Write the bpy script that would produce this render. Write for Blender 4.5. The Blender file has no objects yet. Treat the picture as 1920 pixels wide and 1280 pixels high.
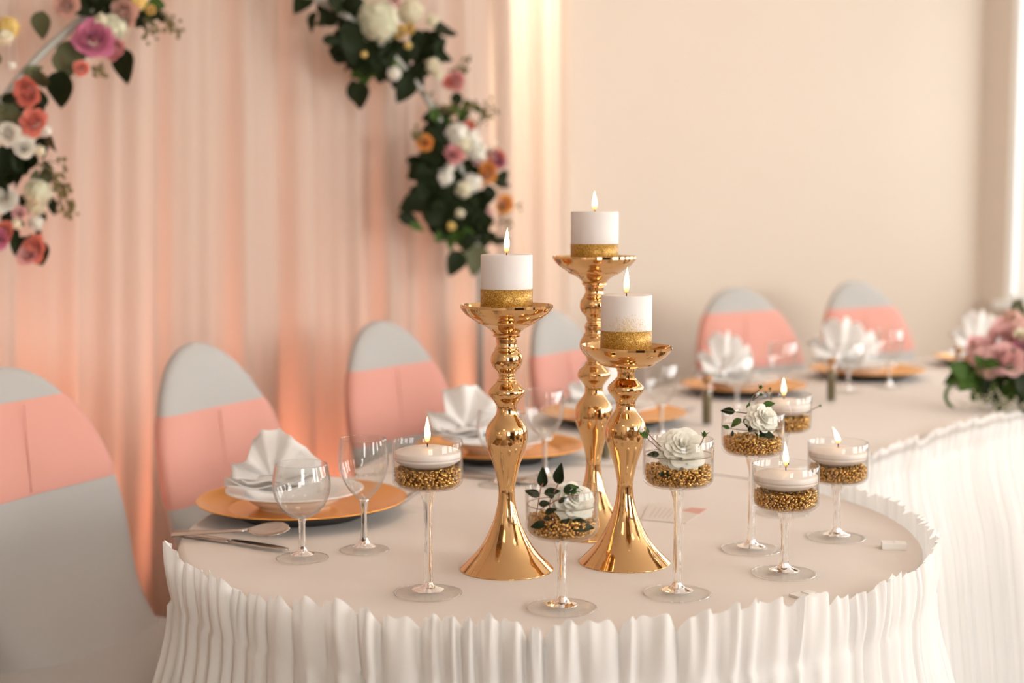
import bpy, bmesh, math, random
from mathutils import Vector, Matrix, Euler, Quaternion
PI = math.pi
SC = bpy.context.scene
COL = SC.collection
R = random.Random(7)

# ------------------------------------------------------------------ camera
F_PX, CZ = 2667.0, 1.228
PITCH = math.atan(240.0 / F_PX)
cam_d = bpy.data.cameras.new('camera'); cam = bpy.data.objects.new('camera', cam_d); COL.objects.link(cam)
cam.location = (0, 0, CZ); cam.rotation_euler = (PI/2 - PITCH, 0, 0)
cam_d.sensor_width = 36.0; cam_d.lens = 36.0 * F_PX / 1920.0
cam_d.clip_start = 0.05; cam_d.clip_end = 100
cam_d.dof.use_dof = True; cam_d.dof.focus_distance = 1.86; cam_d.dof.aperture_fstop = 2.8
SC.camera = cam

# room frame: corner K, A along the back wall, B out into the room
K = Vector((2.21, 6.76, 0)); A = Vector((.7071, .7071, 0)); B = Vector((.7071, -.7071, 0))
def RW(a, b, z=0): return K + A*a + B*b + Vector((0, 0, z))
ROOM_A, ROOM_B, ROOM_H = -9.6, 6.6, 2.9

# ------------------------------------------------------------------ world + light + exposure
SC.view_settings.view_transform = 'Standard'; SC.view_settings.look = 'None'
SC.view_settings.exposure = -0.26; SC.view_settings.gamma = 1.0; SC.view_settings.use_curve_mapping = False
w = bpy.data.worlds.new('world'); SC.world = w; w.use_nodes = True
w.node_tree.nodes['Background'].inputs[0].default_value = (.95, .97, 1.0, 1)
w.node_tree.nodes['Background'].inputs[1].default_value = 2.2
SC.cycles.transparent_max_bounces = 24
SC.cycles.max_bounces = 10; SC.cycles.transmission_bounces = 8; SC.cycles.diffuse_bounces = 4
SC.cycles.use_light_tree = False
SC.cycles.sample_clamp_indirect = 6.0

def area(name, loc, target, sx, sy, power, col):
    d = bpy.data.lights.new(name, 'AREA'); d.shape = 'RECTANGLE'; d.size = sx; d.size_y = sy
    d.energy = power; d.color = col
    o = bpy.data.objects.new(name, d); COL.objects.link(o); o.location = loc
    o.rotation_euler = (Vector(target) - Vector(loc)).to_track_quat('-Z', 'Y').to_euler()
    return o
def spot(name, loc, target, power, col, ang=60, blend=.8, rad=.08):
    d = bpy.data.lights.new(name, 'SPOT'); d.energy = power; d.color = col; d.spot_size = math.radians(ang)
    d.spot_blend = blend; d.shadow_soft_size = rad
    o = bpy.data.objects.new(name, d); COL.objects.link(o); o.location = loc
    o.rotation_euler = (Vector(target) - Vector(loc)).to_track_quat('-Z', 'Y').to_euler()
    return o

WIN_R = [(.14, 2.0), (2.5, 4.2), (4.65, 6.3)]          # windows in the right wall (range along B)
WIN_F = [(-2.3, -.8), (-4.6, -3.1), (-8.9, -7.4)]       # windows in the wall behind the camera (range along A)
WZ0, WZ1 = .82, 2.62
DAY = (1.0, .965, .925); WARM = (1.0, .78, .58)
for i, (b0, b1) in enumerate(WIN_R):
    p = RW(.08, (b0+b1)/2, (WZ0+WZ1)/2); area('daylight', p, p - A, b1-b0, WZ1-WZ0, (16, 66, 110)[i], DAY)
for i, (a0, a1) in enumerate(WIN_F):
    p = RW((a0+a1)/2, ROOM_B+.08, (WZ0+WZ1)/2); area('daylight', p, p - B, a1-a0, WZ1-WZ0, (140, 145, 150)[i], DAY)
# warm ceiling lamps of the hall
for (a, b) in ((-2.2, 1.9), (-4.8, 1.9), (-4.8, 4.6), (-7.4, 3.2)):
    area('ceiling_lamp', RW(a, b, 2.86), RW(a, b, 0), .6, .6, 5, WARM)
# pink up-lights at the foot of the draped backdrop, in front of and behind the sheer
for a in (-5.6, -4.75, -3.95, -3.3):
    spot('pink_uplight', RW(a, .03, .06), RW(a-.05, .10, 2.2), 170, (1.0, .34, .20), 75)
for a in (-5.2, -4.1):
    spot('pink_uplight_front', RW(a, .62, .08), RW(a, .15, 1.5), 36, (1.0, .38, .25), 100)
# warm white wash on the end of the drape
spot('drape_wash', RW(-3.12, .02, 2.84), RW(-3.12, .10, 1.2), 1200, (1.0, .82, .60), 26, .9, .03)

# ------------------------------------------------------------------ pixel helpers (rays onto real planes)
def ray(px, py):
    u = (px-960)/F_PX; v = (640-py)/F_PX
    return Vector((u, math.cos(PITCH)+v*math.sin(PITCH), -math.sin(PITCH)+v*math.cos(PITCH)))
def T(px, py, z=.75):
    d = ray(px, py); t = (z-CZ)/d.z; return Vector((d.x*t, d.y*t, z))
def hit(px, py, P, n):
    d = ray(px, py); o = Vector((0, 0, CZ)); t = (Vector(P)-o).dot(n)/d.dot(n); return o + d*t
def at_y(px, py, y):
    d = ray(px, py); t = y/d.y; return Vector((d.x*t, y, CZ+d.z*t))

# ------------------------------------------------------------------ materials
MATS = {}
def new_mat(name):
    m = bpy.data.materials.new(name); m.use_nodes = True; MATS[name] = m
    nt = m.node_tree; return m, nt, nt.nodes, nt.links, nt.nodes['Principled BSDF'], nt.nodes['Material Output']
def princ(name, col, rough=.5, metal=0, bump=None, var=None, trans=0, sheen=0, sss=0, coat=0):
    m, nt, N, L, b, out = new_mat(name)
    b.inputs['Base Color'].default_value = (*col, 1); b.inputs['Roughness'].default_value = rough
    b.inputs['Metallic'].default_value = metal
    if sheen: b.inputs['Sheen Weight'].default_value = sheen
    if coat: b.inputs['Coat Weight'].default_value = coat
    if sss:
        b.inputs['Subsurface Weight'].default_value = sss; b.inputs['Subsurface Radius'].default_value = (.02, .012, .008)
        b.inputs['Subsurface Scale'].default_value = .5
    tc = N.new('ShaderNodeTexCoord')
    if var:                                             # (scale, amount): gentle procedural colour variation
        n = N.new('ShaderNodeTexNoise'); n.inputs['Scale'].default_value = var[0]; n.inputs['Detail'].default_value = 1.5
        L.new(tc.outputs['Object'], n.inputs['Vector'])
        mx = N.new('ShaderNodeMix'); mx.data_type = 'RGBA'
        mx.inputs[6].default_value = (*[max(0, c*(1-var[1])) for c in col], 1)
        mx.inputs[7].default_value = (*[min(1, c*(1+var[1])) for c in col], 1)
        L.new(n.outputs['Fac'], mx.inputs[0]); L.new(mx.outputs[2], b.inputs['Base Color'])
    if bump:                                            # (scale, strength, distance)
        n = N.new('ShaderNodeTexNoise'); n.inputs['Scale'].default_value = bump[0]; n.inputs['Detail'].default_value = 1.5
        L.new(tc.outputs['Object'], n.inputs['Vector'])
        bp = N.new('ShaderNodeBump'); bp.inputs['Strength'].default_value = bump[1]; bp.inputs['Distance'].default_value = bump[2]
        L.new(n.outputs['Fac'], bp.inputs['Height']); L.new(bp.outputs['Normal'], b.inputs['Normal'])
    if trans:                                           # thin cloth or petal: some light comes through
        t = N.new('ShaderNodeBsdfTranslucent'); t.inputs['Color'].default_value = (*col, 1)
        mx = N.new('ShaderNodeMixShader'); mx.inputs[0].default_value = trans
        L.new(b.outputs[0], mx.inputs[1]); L.new(t.outputs[0], mx.inputs[2]); L.new(mx.outputs[0], out.inputs['Surface'])
    return m
def thin_glass(name, tint=(.992, .994, .992), k=.75, base=.028, power=3.2):
    m, nt, N, L, b, out = new_mat(name); N.remove(b)
    lw = N.new('ShaderNodeLayerWeight'); lw.inputs['Blend'].default_value = .5
    pw = N.new('ShaderNodeMath'); pw.operation = 'POWER'; pw.inputs[1].default_value = power
    ml = N.new('ShaderNodeMath'); ml.operation = 'MULTIPLY_ADD'; ml.inputs[1].default_value = k; ml.inputs[2].default_value = base
    tr = N.new('ShaderNodeBsdfTransparent'); tr.inputs[0].default_value = (*tint, 1)
    gl = N.new('ShaderNodeBsdfGlossy'); gl.inputs['Roughness'].default_value = .02
    mx = N.new('ShaderNodeMixShader')
    L.new(lw.outputs['Facing'], pw.inputs[0]); L.new(pw.outputs[0], ml.inputs[0]); L.new(ml.outputs[0], mx.inputs[0])
    L.new(tr.outputs[0], mx.inputs[1]); L.new(gl.outputs[0], mx.inputs[2]); L.new(mx.outputs[0], out.inputs['Surface'])
    return m
def solid_glass(name):
    m, nt, N, L, b, out = new_mat(name); N.remove(b)
    g = N.new('ShaderNodeBsdfGlass'); g.inputs['Roughness'].default_value = 0; g.inputs['IOR'].default_value = 1.47
    L.new(g.outputs[0], out.inputs['Surface']); return m
def flame_mat():
    m, nt, N, L, b, out = new_mat('candle_flame'); N.remove(b)
    tc = N.new('ShaderNodeTexCoord'); sp = N.new('ShaderNodeSeparateXYZ'); L.new(tc.outputs['Generated'], sp.inputs[0])
    cr = N.new('ShaderNodeValToRGB'); e = cr.color_ramp.elements
    e[0].position = 0; e[0].color = (.75, .16, .03, 1); e[1].position = 1; e[1].color = (1, .62, .24, 1)
    x = e.new(.22); x.color = (1, .50, .15, 1); x = e.new(.45); x.color = (1, .80, .46, 1); x = e.new(.8); x.color = (1, .80, .46, 1)
    st = N.new('ShaderNodeMapRange'); st.inputs[1].default_value = 0; st.inputs[2].default_value = .45
    st.inputs[3].default_value = 1.2; st.inputs[4].default_value = 11
    L.new(sp.outputs[2], cr.inputs[0]); L.new(sp.outputs[2], st.inputs[0])
    em = N.new('ShaderNodeEmission'); L.new(cr.outputs[0], em.inputs[0]); L.new(st.outputs[0], em.inputs[1])
    L.new(em.outputs[0], out.inputs['Surface']); return m
def glitter(name, fade=None):
    m, nt, N, L, b, out = new_mat(name)
    tc = N.new('ShaderNodeTexCoord'); v = N.new('ShaderNodeTexVoronoi'); v.inputs['Scale'].default_value = 1500
    L.new(tc.outputs['Object'], v.inputs['Vector'])
    cr = N.new('ShaderNodeValToRGB'); e = cr.color_ramp.elements
    e[0].color = (.14, .055, .004, 1); e[0].position = .1; e[1].color = (.92, .62, .17, 1); e[1].position = .95
    x = e.new(.6); x.color = (.40, .195, .02, 1)
    L.new(v.outputs['Color'], cr.inputs[0]); L.new(cr.outputs[0], b.inputs['Base Color'])
    b.inputs['Metallic'].default_value = .45; b.inputs['Roughness'].default_value = .38
    bp = N.new('ShaderNodeBump'); bp.inputs['Strength'].default_value = .9; bp.inputs['Distance'].default_value = .0006
    L.new(v.outputs['Color'], bp.inputs['Height']); L.new(bp.outputs['Normal'], b.inputs['Normal'])
    return m
def wax_sparkle():
    m = princ('wax_with_gold_dust', (.68, .63, .60), .55, 0, sss=.25)
    nt = m.node_tree; N, L = nt.nodes, nt.links; b = N['Principled BSDF']
    tc = N.new('ShaderNodeTexCoord'); v = N.new('ShaderNodeTexVoronoi'); v.inputs['Scale'].default_value = 1300
    L.new(tc.outputs['Object'], v.inputs['Vector'])
    gr = N.new('ShaderNodeVectorMath'); gr.operation = 'DISTANCE'; gr.inputs[1].default_value = (0, -.0345, .026)
    L.new(tc.outputs['Object'], gr.inputs[0])
    mr = N.new('ShaderNodeMapRange'); mr.inputs[1].default_value = .004; mr.inputs[2].default_value = .032
    mr.inputs[3].default_value = .75; mr.inputs[4].default_value = 0
    L.new(gr.outputs['Value'], mr.inputs[0])
    sp = N.new('ShaderNodeSeparateColor'); L.new(v.outputs['Color'], sp.inputs[0])
    lt = N.new('ShaderNodeMath'); lt.operation = 'LESS_THAN'; L.new(sp.outputs[0], lt.inputs[0]); L.new(mr.outputs[0], lt.inputs[1])
    mx = N.new('ShaderNodeMix'); mx.data_type = 'RGBA'; mx.inputs[6].default_value = (.68, .63, .60, 1); mx.inputs[7].default_value = (.62, .42, .16, 1)
    L.new(lt.outputs[0], mx.inputs[0]); L.new(mx.outputs[2], b.inputs['Base Color']); return m

M = {}
M['wall'] = princ('cream_wall_paint', (.58, .49, .405), .8, bump=(90, .06, .002), var=(1.5, .02))
M['wall2'] = princ('pale_wall_paint', (.66, .57, .48), .8, bump=(90, .06, .002), var=(1.5, .02))
M['ceiling'] = princ('white_ceiling_paint', (.86, .83, .79), .85, var=(2, .02))
M['floor'] = princ('brown_parquet', (.22, .13, .075), .45, var=(6, .25), bump=(40, .1, .002))
M['frame'] = princ('white_window_frame', (.85, .85, .83), .4, var=(4, .02))
M['pane'] = thin_glass('window_glass', (.98, .99, .99), .6, .03)
M['sheer'] = princ('sheer_voile', (.77, .655, .57), .9, trans=.5)
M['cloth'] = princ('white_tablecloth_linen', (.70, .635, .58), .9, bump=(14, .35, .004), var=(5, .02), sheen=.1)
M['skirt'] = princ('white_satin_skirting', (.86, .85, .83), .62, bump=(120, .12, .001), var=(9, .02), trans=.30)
M['clip'] = princ('frosted_plastic', (.78, .76, .72), .35, var=(30, .03))
M['wood'] = princ('table_plywood', (.45, .30, .18), .6, var=(8, .2))
M['steel_leg'] = princ('grey_steel_tube', (.35, .35, .35), .35, 1, var=(8, .05))
M['spandex'] = princ('light_grey_spandex', (.39, .38, .365), .8, bump=(700, .1, .0005), var=(6, .03), sheen=.2)
M['sash'] = princ('salmon_pink_band', (.60, .275, .22), .7, bump=(500, .1, .0005), var=(7, .05), sheen=.2)
M['gold'] = princ('polished_rose_gold', (.72, .455, .215), .05, 1, bump=(40, .004, .001), var=(5, .03))
M['charger'] = princ('gold_lacquer_charger', (.86, .42, .10), .26, .75, bump=(300, .04, .0004), var=(9, .06))
M['black'] = princ('black_underside', (.02, .018, .016), .5, var=(9, .1))
M['china'] = princ('white_china', (.84, .845, .84), .12, var=(9, .01), coat=.4)
M['napkin'] = princ('white_paper_napkin', (.88, .86, .84), .85, bump=(260, .2, .0006), var=(20, .02), trans=.25)
M['wax'] = princ('white_wax', (.68, .63, .605), .5, 0, bump=(160, .05, .0006), var=(30, .02), sss=.25)
M['waxd'] = wax_sparkle()
M['wax2'] = princ('floating_candle_wax', (.74, .67, .62), .42, 0, var=(30, .02), sss=.35)
M['glit'] = glitter('gold_glitter')
M['wick'] = princ('charred_wick', (.045, .02, .015), .8, var=(300, .3))
M['flame'] = flame_mat()
M['glass'] = thin_glass('clear_glass_bowl')
M['wglass'] = thin_glass('wine_glass_bowl', (.985, .988, .985), .95, .035, 2.5)
M['foot'] = thin_glass('clear_glass_foot', (.995, .995, .99), .16, .035, 4)
M['sglass'] = solid_glass('clear_glass_stem')
M['meniscus'] = thin_glass('water_edge', (.50, .42, .36), .4, .03, 3)  # dark line that refraction would draw is put into the tint
M['water'] = thin_glass('still_water', (.97, .97, .96), .55, .03, 3)
M['gravel'] = princ('gold_painted_gravel', (.50, .29, .085), .24, .95, var=(160, .35))
M['steel'] = princ('polished_cutlery_steel', (.62, .58, .54), .12, 1, var=(20, .03))
M['cork'] = princ('cork', (.42, .23, .10), .8, var=(120, .3), bump=(300, .4, .001))
M['herb'] = princ('dried_herbs', (.15, .115, .05), .9, var=(400, .6), bump=(500, .8, .002))
M['card'] = princ('cream_card', (.70, .63, .57), .7, var=(20, .02))
M['cardpink'] = princ('card_pink_print', (.66, .36, .30), .7, var=(60, .15))
M['ink'] = princ('card_grey_print', (.55, .48, .46), .7, var=(60, .1))
M['pole'] = princ('grey_metal_pole', (.34, .33, .29), .5, .1, var=(9, .03))
M['leaf'] = princ('dark_green_leaf', (.012, .020, .004), .65, var=(40, .35), trans=.12)
M['leafg'] = princ('grey_green_leaf', (.115, .12, .060), .6, var=(30, .25), trans=.15)
M['leafb'] = princ('bright_green_leaf', (.052, .105, .016), .55, var=(60, .3), trans=.15)
M['stem'] = princ('brown_green_stem', (.11, .085, .035), .6, var=(90, .3))
M['stemr'] = princ('reddish_rose_stem', (.20, .065, .04), .5, var=(90, .3))
def petal(name, c): M[name] = princ('petal_'+name, c, .6, 0, var=(45, .16), trans=.25, sheen=.2)
petal('white', (.86, .84, .76)); petal('cream', (.80, .75, .56)); petal('yellow', (.80, .60, .20)); petal('orange', (.80, .37, .09))
petal('coral', (.80, .27, .20)); petal('pink', (.74, .34, .34)); petal('magenta', (.60, .19, .31)); petal('blush', (.72, .46, .38)); petal('palepink', (.82, .52, .50))
petal('greenwhite', (.70, .70, .52)); petal('snow', (.90, .86, .77))
for q in ('leaf', 'leafg', 'leafb'): M[q].node_tree.nodes['Principled BSDF'].inputs['Specular IOR Level'].default_value = .18
M['berry'] = princ('olive_berries', (.16, .13, .04), .5, var=(90, .3))

# ------------------------------------------------------------------ mesh helpers
class MB:
    def __init__(s): s.v = []; s.f = []
    def add(s, v, f):
        o = len(s.v); s.v += [tuple(x) for x in v]; s.f += [tuple(i+o for i in q) for q in f]; return s
    def xf(s, mat): s.v = [tuple(mat @ Vector(x)) for x in s.v]; return s
    def mesh(s, name, mat, smooth=True):
        me = bpy.data.meshes.new(name); me.from_pydata(s.v, [], s.f)
        if smooth: me.polygons.foreach_set('use_smooth', [True]*len(me.polygons))
        me.materials.append(mat); me.update(); return me
    def build(s, name, mat, parent=None, smooth=True, loc=None):
        return link(name, s.mesh(name, mat, smooth), parent, loc)
def link(name, me, parent=None, loc=None):
    o = bpy.data.objects.new(name, me); COL.objects.link(o)
    if parent: o.parent = parent
    if loc is not None: o.location = loc
    return o
def tag(o, label, cat, group=None, kind=None):
    o['label'] = label; o['category'] = cat
    if group: o['group'] = group
    if kind: o['kind'] = kind
    return o
def thing(name, label, cat, loc=(0, 0, 0), rz=0, group=None, kind=None):
    o = bpy.data.objects.new(name, None); COL.objects.link(o); o.empty_display_size = .05
    o.location = loc; o.rotation_euler = (0, 0, rz); return tag(o, label, cat, group, kind)
def struct(o): o['kind'] = 'structure'; return o
def flat(o, ang=40):
    try:
        o.data.set_sharp_from_angle(angle=math.radians(ang))
    except Exception: pass
    return o

def lathe(prof, n=48, cap=False, mb=None):
    mb = mb or MB(); v = []; f = []; idx = []
    for r, z in prof:
        if r < 1e-6: idx.append([len(v)]*n); v.append((0, 0, z))
        else:
            idx.append(list(range(len(v), len(v)+n)))
            v += [(r*math.cos(2*PI*k/n), r*math.sin(2*PI*k/n), z) for k in range(n)]
    for a, b in zip(idx[:-1], idx[1:]):
        for k in range(n):
            q = [a[k], a[(k+1) % n], b[(k+1) % n], b[k]]
            q = [x for i, x in enumerate(q) if x not in q[:i]]
            if len(q) > 2: f.append(q)
    return mb.add(v, f)
def cr(pts, per=6):
    """Catmull-Rom through 2-D/3-D points"""
    P = [Vector(p) if len(p) == 3 else Vector((p[0], p[1], 0)) for p in pts]; d = len(pts[0]); out = []
    for i in range(len(P)-1):
        p0 = P[max(i-1, 0)]; p1 = P[i]; p2 = P[i+1]; p3 = P[min(i+2, len(P)-1)]
        for k in range(per):
            t = k/per
            out.append(.5*((2*p1)+(p2-p0)*t+(2*p0-5*p1+4*p2-p3)*t*t+(3*p1-p0-3*p2+p3)*t**3))
    out.append(P[-1]); return [tuple(p[:d]) for p in out]
def tube(pts, rad, n=10, mb=None, closed=False):
    mb = mb or MB(); P = [Vector(p) for p in pts]; m = len(P); v = []; f = []
    if not hasattr(rad, '__len__'): rad = [rad]*m
    up = Vector((0, 0, 1)); prev = None
    for i in range(m):
        t = (P[min(i+1, m-1)] - P[max(i-1, 0)]).normalized()
        x = t.cross(up if abs(t.z) < .95 else Vector((0, 1, 0))) if prev is None else prev - t*prev.dot(t)
        x = x.normalized(); y = t.cross(x); prev = x
        for k in range(n):
            a = 2*PI*k/n; v.append(P[i] + (x*math.cos(a)+y*math.sin(a))*rad[i])
    for i in range(m-1):
        for k in range(n): f.append((i*n+k, i*n+(k+1) % n, (i+1)*n+(k+1) % n, (i+1)*n+k))
    f.append(tuple(reversed(range(n)))); f.append(tuple(range((m-1)*n, m*n)))
    return mb.add(v, f)
def box(c, s, mb=None, rot=None):
    mb = mb or MB(); x, y, z = [q/2 for q in s]
    v = [Vector((i*x, j*y, k*z)) for i in (-1, 1) for j in (-1, 1) for k in (-1, 1)]
    if rot is not None: v = [rot @ q for q in v]
    v = [q + Vector(c) for q in v]
    return mb.add(v, [(0, 1, 3, 2), (4, 6, 7, 5), (0, 4, 5, 1), (2, 3, 7, 6), (0, 2, 6, 4), (1, 5, 7, 3)])
def grid(rows, mb=None, close_u=False):
    mb = mb or MB(); n = len(rows[0]); v = [p for r in rows for p in r]; f = []
    for i in range(len(rows)-1):
        for k in range(n if close_u else n-1):
            f.append((i*n+k, i*n+(k+1) % n, (i+1)*n+(k+1) % n, (i+1)*n+k))
    return mb.add(v, f)
def smooth01(t): t = max(0, min(1, t)); return t*t*(3-2*t)

# ------------------------------------------------------------------ the room
def rbox(a0, a1, b0, b1, z0, z1, mb):
    c = RW((a0+a1)/2, (b0+b1)/2, (z0+z1)/2)
    return box(c, (abs(a1-a0), abs(b1-b0), abs(z1-z0)), mb, Matrix(((A.x, B.x, 0), (A.y, B.y, 0), (0, 0, 1))))
RA, RB, H = ROOM_A, ROOM_B, ROOM_H
struct(rbox(RA-.15, .25, -.15, RB+.25, -.12, 0, MB()).build('floor', M['floor'], None, False))
struct(rbox(RA-.15, .25, -.15, RB+.25, H, H+.12, MB()).build('ceiling', M['ceiling'], None, False))
struct(rbox(RA-.15, .25, -.15, 0, 0, H, MB()).build('wall_back', M['wall'], None, False))
struct(rbox(RA-.15, RA, 0, RB, 0, H, MB()).build('wall_left', M['wall'], None, False))
mb = MB(); e = 0
for b0, b1 in WIN_R:
    rbox(0, .25, e, b0, 0, H, mb); rbox(0, .25, b0, b1, 0, WZ0, mb); rbox(0, .25, b0, b1, WZ1, H, mb); e = b1
rbox(0, .25, e, RB, 0, H, mb); struct(mb.build('wall_right', M['wall2'], None, False))
mb = MB(); e = RA
for a0, a1 in sorted(WIN_F):
    rbox(e, a0, RB, RB+.25, 0, H, mb); rbox(a0, a1, RB, RB+.25, 0, WZ0, mb); rbox(a0, a1, RB, RB+.25, WZ1, H, mb); e = a1
rbox(e, 0, RB, RB+.25, 0, H, mb); struct(mb.build('wall_front', M['wall'], None, False))
wn = 0
for side, lst in (('r', WIN_R), ('f', WIN_F)):
    for q0, q1 in lst:
        wn += 1
        def bx(u0, u1, d0, d1, z0, z1, m):
            return rbox(d0, d1, u0, u1, z0, z1, m) if side == 'r' else rbox(u0, u1, RB+d0, RB+d1, z0, z1, m)
        m = MB(); s = .032
        bx(q0, q0+s, .01, .05, WZ0, WZ1, m); bx(q1-s, q1, .01, .05, WZ0, WZ1, m)
        bx(q0+s, q1-s, .01, .05, WZ0, WZ0+s, m); bx(q0+s, q1-s, .01, .05, WZ1-s, WZ1, m)
        c = (q0+q1)/2; bx(c-.03, c+.03, .01, .05, WZ0+s, WZ1-s, m)
        wo = struct(m.build('window_%d' % wn, M['frame'], None, False))
        bx(q0+s, c-.03, .027, .033, WZ0+s, WZ1-s, MB()).build('pane', M['pane'], wo, False)
        bx(c+.03, q1-s, .027, .033, WZ0+s, WZ1-s, MB()).build('pane', M['pane'], wo, False)
        bx(q0-.03, q1+.03, -.06, .0, WZ0-.035, WZ0, MB()).build('window_sill', M['frame'], wo, False)
M['added_door'] = princ('added_dark_door', (.055, .03, .018), .35, var=(9, .3))  # unseen dark doors, added to give the gold dark streaks to reflect
for dn, (q0, q1) in enumerate(((-3.0, -2.45), (-7.2, -5.2))):
    do = struct(rbox(q0, q1, RB-.05, RB, 0, 2.15, MB()).build('added_door_%d' % (dn+1), M['added_door'], None, False))
    rbox(q0+.06, q0+.09, RB-.10, RB-.05, 1.0, 1.14, MB()).build('handle', M['steel'], do, False)
m = MB(); rbox(RA, -.02, 0, .015, 0, .09, m); struct(m.build('baseboard_back', M['frame'], None, False))

# sheer drape hung along the back wall, ending part-way along it
def drape(name, a0, a1, b, z0, z1, folds, amp, lean, seed):
    r = random.Random(seed); ph = [r.uniform(0, 6.28) for _ in range(6)]
    n = int((a1-a0)/.011); rows = []
    for j in range(15):
        v = j/14; z = z1 + (z0-z1)*v; row = []
        for i in range(n+1):
            a = a0 + (a1-a0)*i/n; s = a - lean*(v-.5)*math.sin(a*1.7+ph[5])
            k = folds*2*PI
            y = math.sin(k*s+1.3*math.sin(2.3*s+ph[0])+ph[1]) + .55*math.sin(k*1.73*s+1.1*math.sin(3.1*s+ph[2])+ph[3]) + .3*math.sin(k*3.1*s+ph[4]+.8*v)
            row.append(RW(a, b + amp*y*(.75+.25*v), z))
        rows.append(row)
    return grid(rows)
cur = thing('sheer_drape', 'floor-length sheer voile drape glowing peach behind the flower arch', 'curtain', RW(-5.9, .13, 0))
inv = Matrix.Translation(-cur.location)
drape('drape_panel', -9.0, -3.28, .135, .01, 2.84, 6.2, .020, .10, 3).xf(inv).build('drape_panel', M['sheer'], cur)
drape('drape_panel', -3.31, -2.99, .115, .01, 2.84, 9.0, .016, .03, 8).xf(inv).build('drape_panel', M['sheer'], cur)
tube([RW(-9.0, .125, 2.855)-cur.location, RW(-2.95, .125, 2.855)-cur.location], .012, 10).build('curtain_rail', M['pole'], cur)

# ------------------------------------------------------------------ tables, cloths and skirts
TC = Vector((.055, 2.14)); TR = .555
LF = [(.455, 2.545), (.725, 2.813), (.985, 3.15), (1.30, 3.50), (1.75, 3.95), (2.05, 4.25)]
LB = [(-.30, 2.60), (-.215, 2.88), (.03, 3.36), (.43, 3.93), (.89, 4.33), (1.36, 4.68), (1.62, 4.86)]
LFs = [Vector(p) for p in cr(LF, 8)]; LBs = [Vector(p) for p in cr(LB, 8)]
def slab(poly, z0, z1, mb=None):
    mb = mb or MB(); n = len(poly); v = [(p[0], p[1], z) for z in (z0, z1) for p in poly]
    return mb.add(v, [tuple(reversed(range(n))), tuple(range(n, 2*n))] + [(i, (i+1) % n, n+(i+1) % n, n+i) for i in range(n)])
rt = thing('round_table', 'round banquet table end under the white cloth in front', 'table', (TC.x, TC.y, 0))
slab([((TR-.012)*math.cos(2*PI*k/64), (TR-.012)*math.sin(2*PI*k/64)) for k in range(64)], .715, .744).build('table_top', M['wood'], rt, False)
for k in range(4):
    a = PI/4+k*PI/2; tube([(.36*math.cos(a), .36*math.sin(a), 0), (.34*math.cos(a), .34*math.sin(a), .715)], .016, 10).build('leg', M['steel_leg'], rt)
lt = thing('long_table', 'long head table running back to the right under white cloth', 'table', (.9, 3.6, 0))
arc = []
a0 = math.atan2(LBs[0].y-TC.y, LBs[0].x-TC.x); a1 = math.atan2(LFs[0].y-TC.y, LFs[0].x-TC.x)
for k in range(1, 16):
    a = a0+(a1-a0)*k/16; arc.append(Vector((TC.x+(TR-.008)*math.cos(a), TC.y+(TR-.008)*math.sin(a))))
long_poly = LFs + list(reversed(LBs)) + arc
def inset(poly, d):
    c = sum((Vector((p.x, p.y)) for p in poly), Vector((0, 0)))/len(poly); out = []
    n = len(poly)
    for i in range(n):
        t = (poly[(i+1) % n]-poly[i-1]).normalized(); out.append(poly[i] + Vector((-t.y, t.x))*d)
    return out
slab([p-Vector((.9, 3.6)) for p in inset(long_poly, .02)], .715, .744).build('table_top', M['wood'], lt, False)
for (x, y) in ((.45, 2.85), (.1, 3.1), (.95, 3.35), (.55, 3.8), (1.75, 4.2), (1.5, 4.55)):
    tube([(x-.9, y-3.6, 0), (x-.9, y-3.6, .715)], .016, 10).build('leg', M['steel_leg'], lt)
def cloth_mesh(poly, z, drop, off, seed):
    """top sheet with a rounded edge and a softly waving drop"""
    n = len(poly); mb = MB(); r = random.Random(seed); p1, p2 = r.uniform(0, 6), r.uniform(0, 6)
    nor = []
    for i in range(n):
        t = (poly[(i+1) % n]-poly[i-1]).normalized(); nor.append(Vector((t.y, -t.x)))
    rows = []; L = 0; ls = []
    for i in range(n): ls.append(L); L += (poly[(i+1) % n]-poly[i]).length
    for (o, zz, wv) in ((-.03, 0, 0), (-.008, 0, 0), (-.002, -.001, 0), (.002, -.006, 0), (.003, -.03, .1), (.006, -drop*.5, .6), (.01, -drop, 1)):
        row = []
        for i in range(n):
            wob = .003*math.sin(ls[i]*24+p1+1.4*math.sin(ls[i]*5+p2))*wv
            p = poly[i] + nor[i]*(o+off+wob); row.append((p.x, p.y, z+zz))
        rows.append(row)
    grid(rows, mb, True)
    mb.f = [tuple(reversed(q)) for q in mb.f]; mb.f.append(tuple(range(n))); return mb
rpoly = [Vector((TC.x+TR*math.cos(2*PI*k/160), TC.y+TR*math.sin(2*PI*k/160))) for k in range(160)]
def origin_to(o, p):
    o.data.transform(Matrix.Translation(-Vector(p))); o.location = p; return o
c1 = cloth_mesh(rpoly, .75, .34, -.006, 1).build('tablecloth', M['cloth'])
origin_to(c1, (TC.x, TC.y, .744)); tag(c1, 'white cloth on the round table end, under the candlesticks', 'tablecloth')
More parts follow.
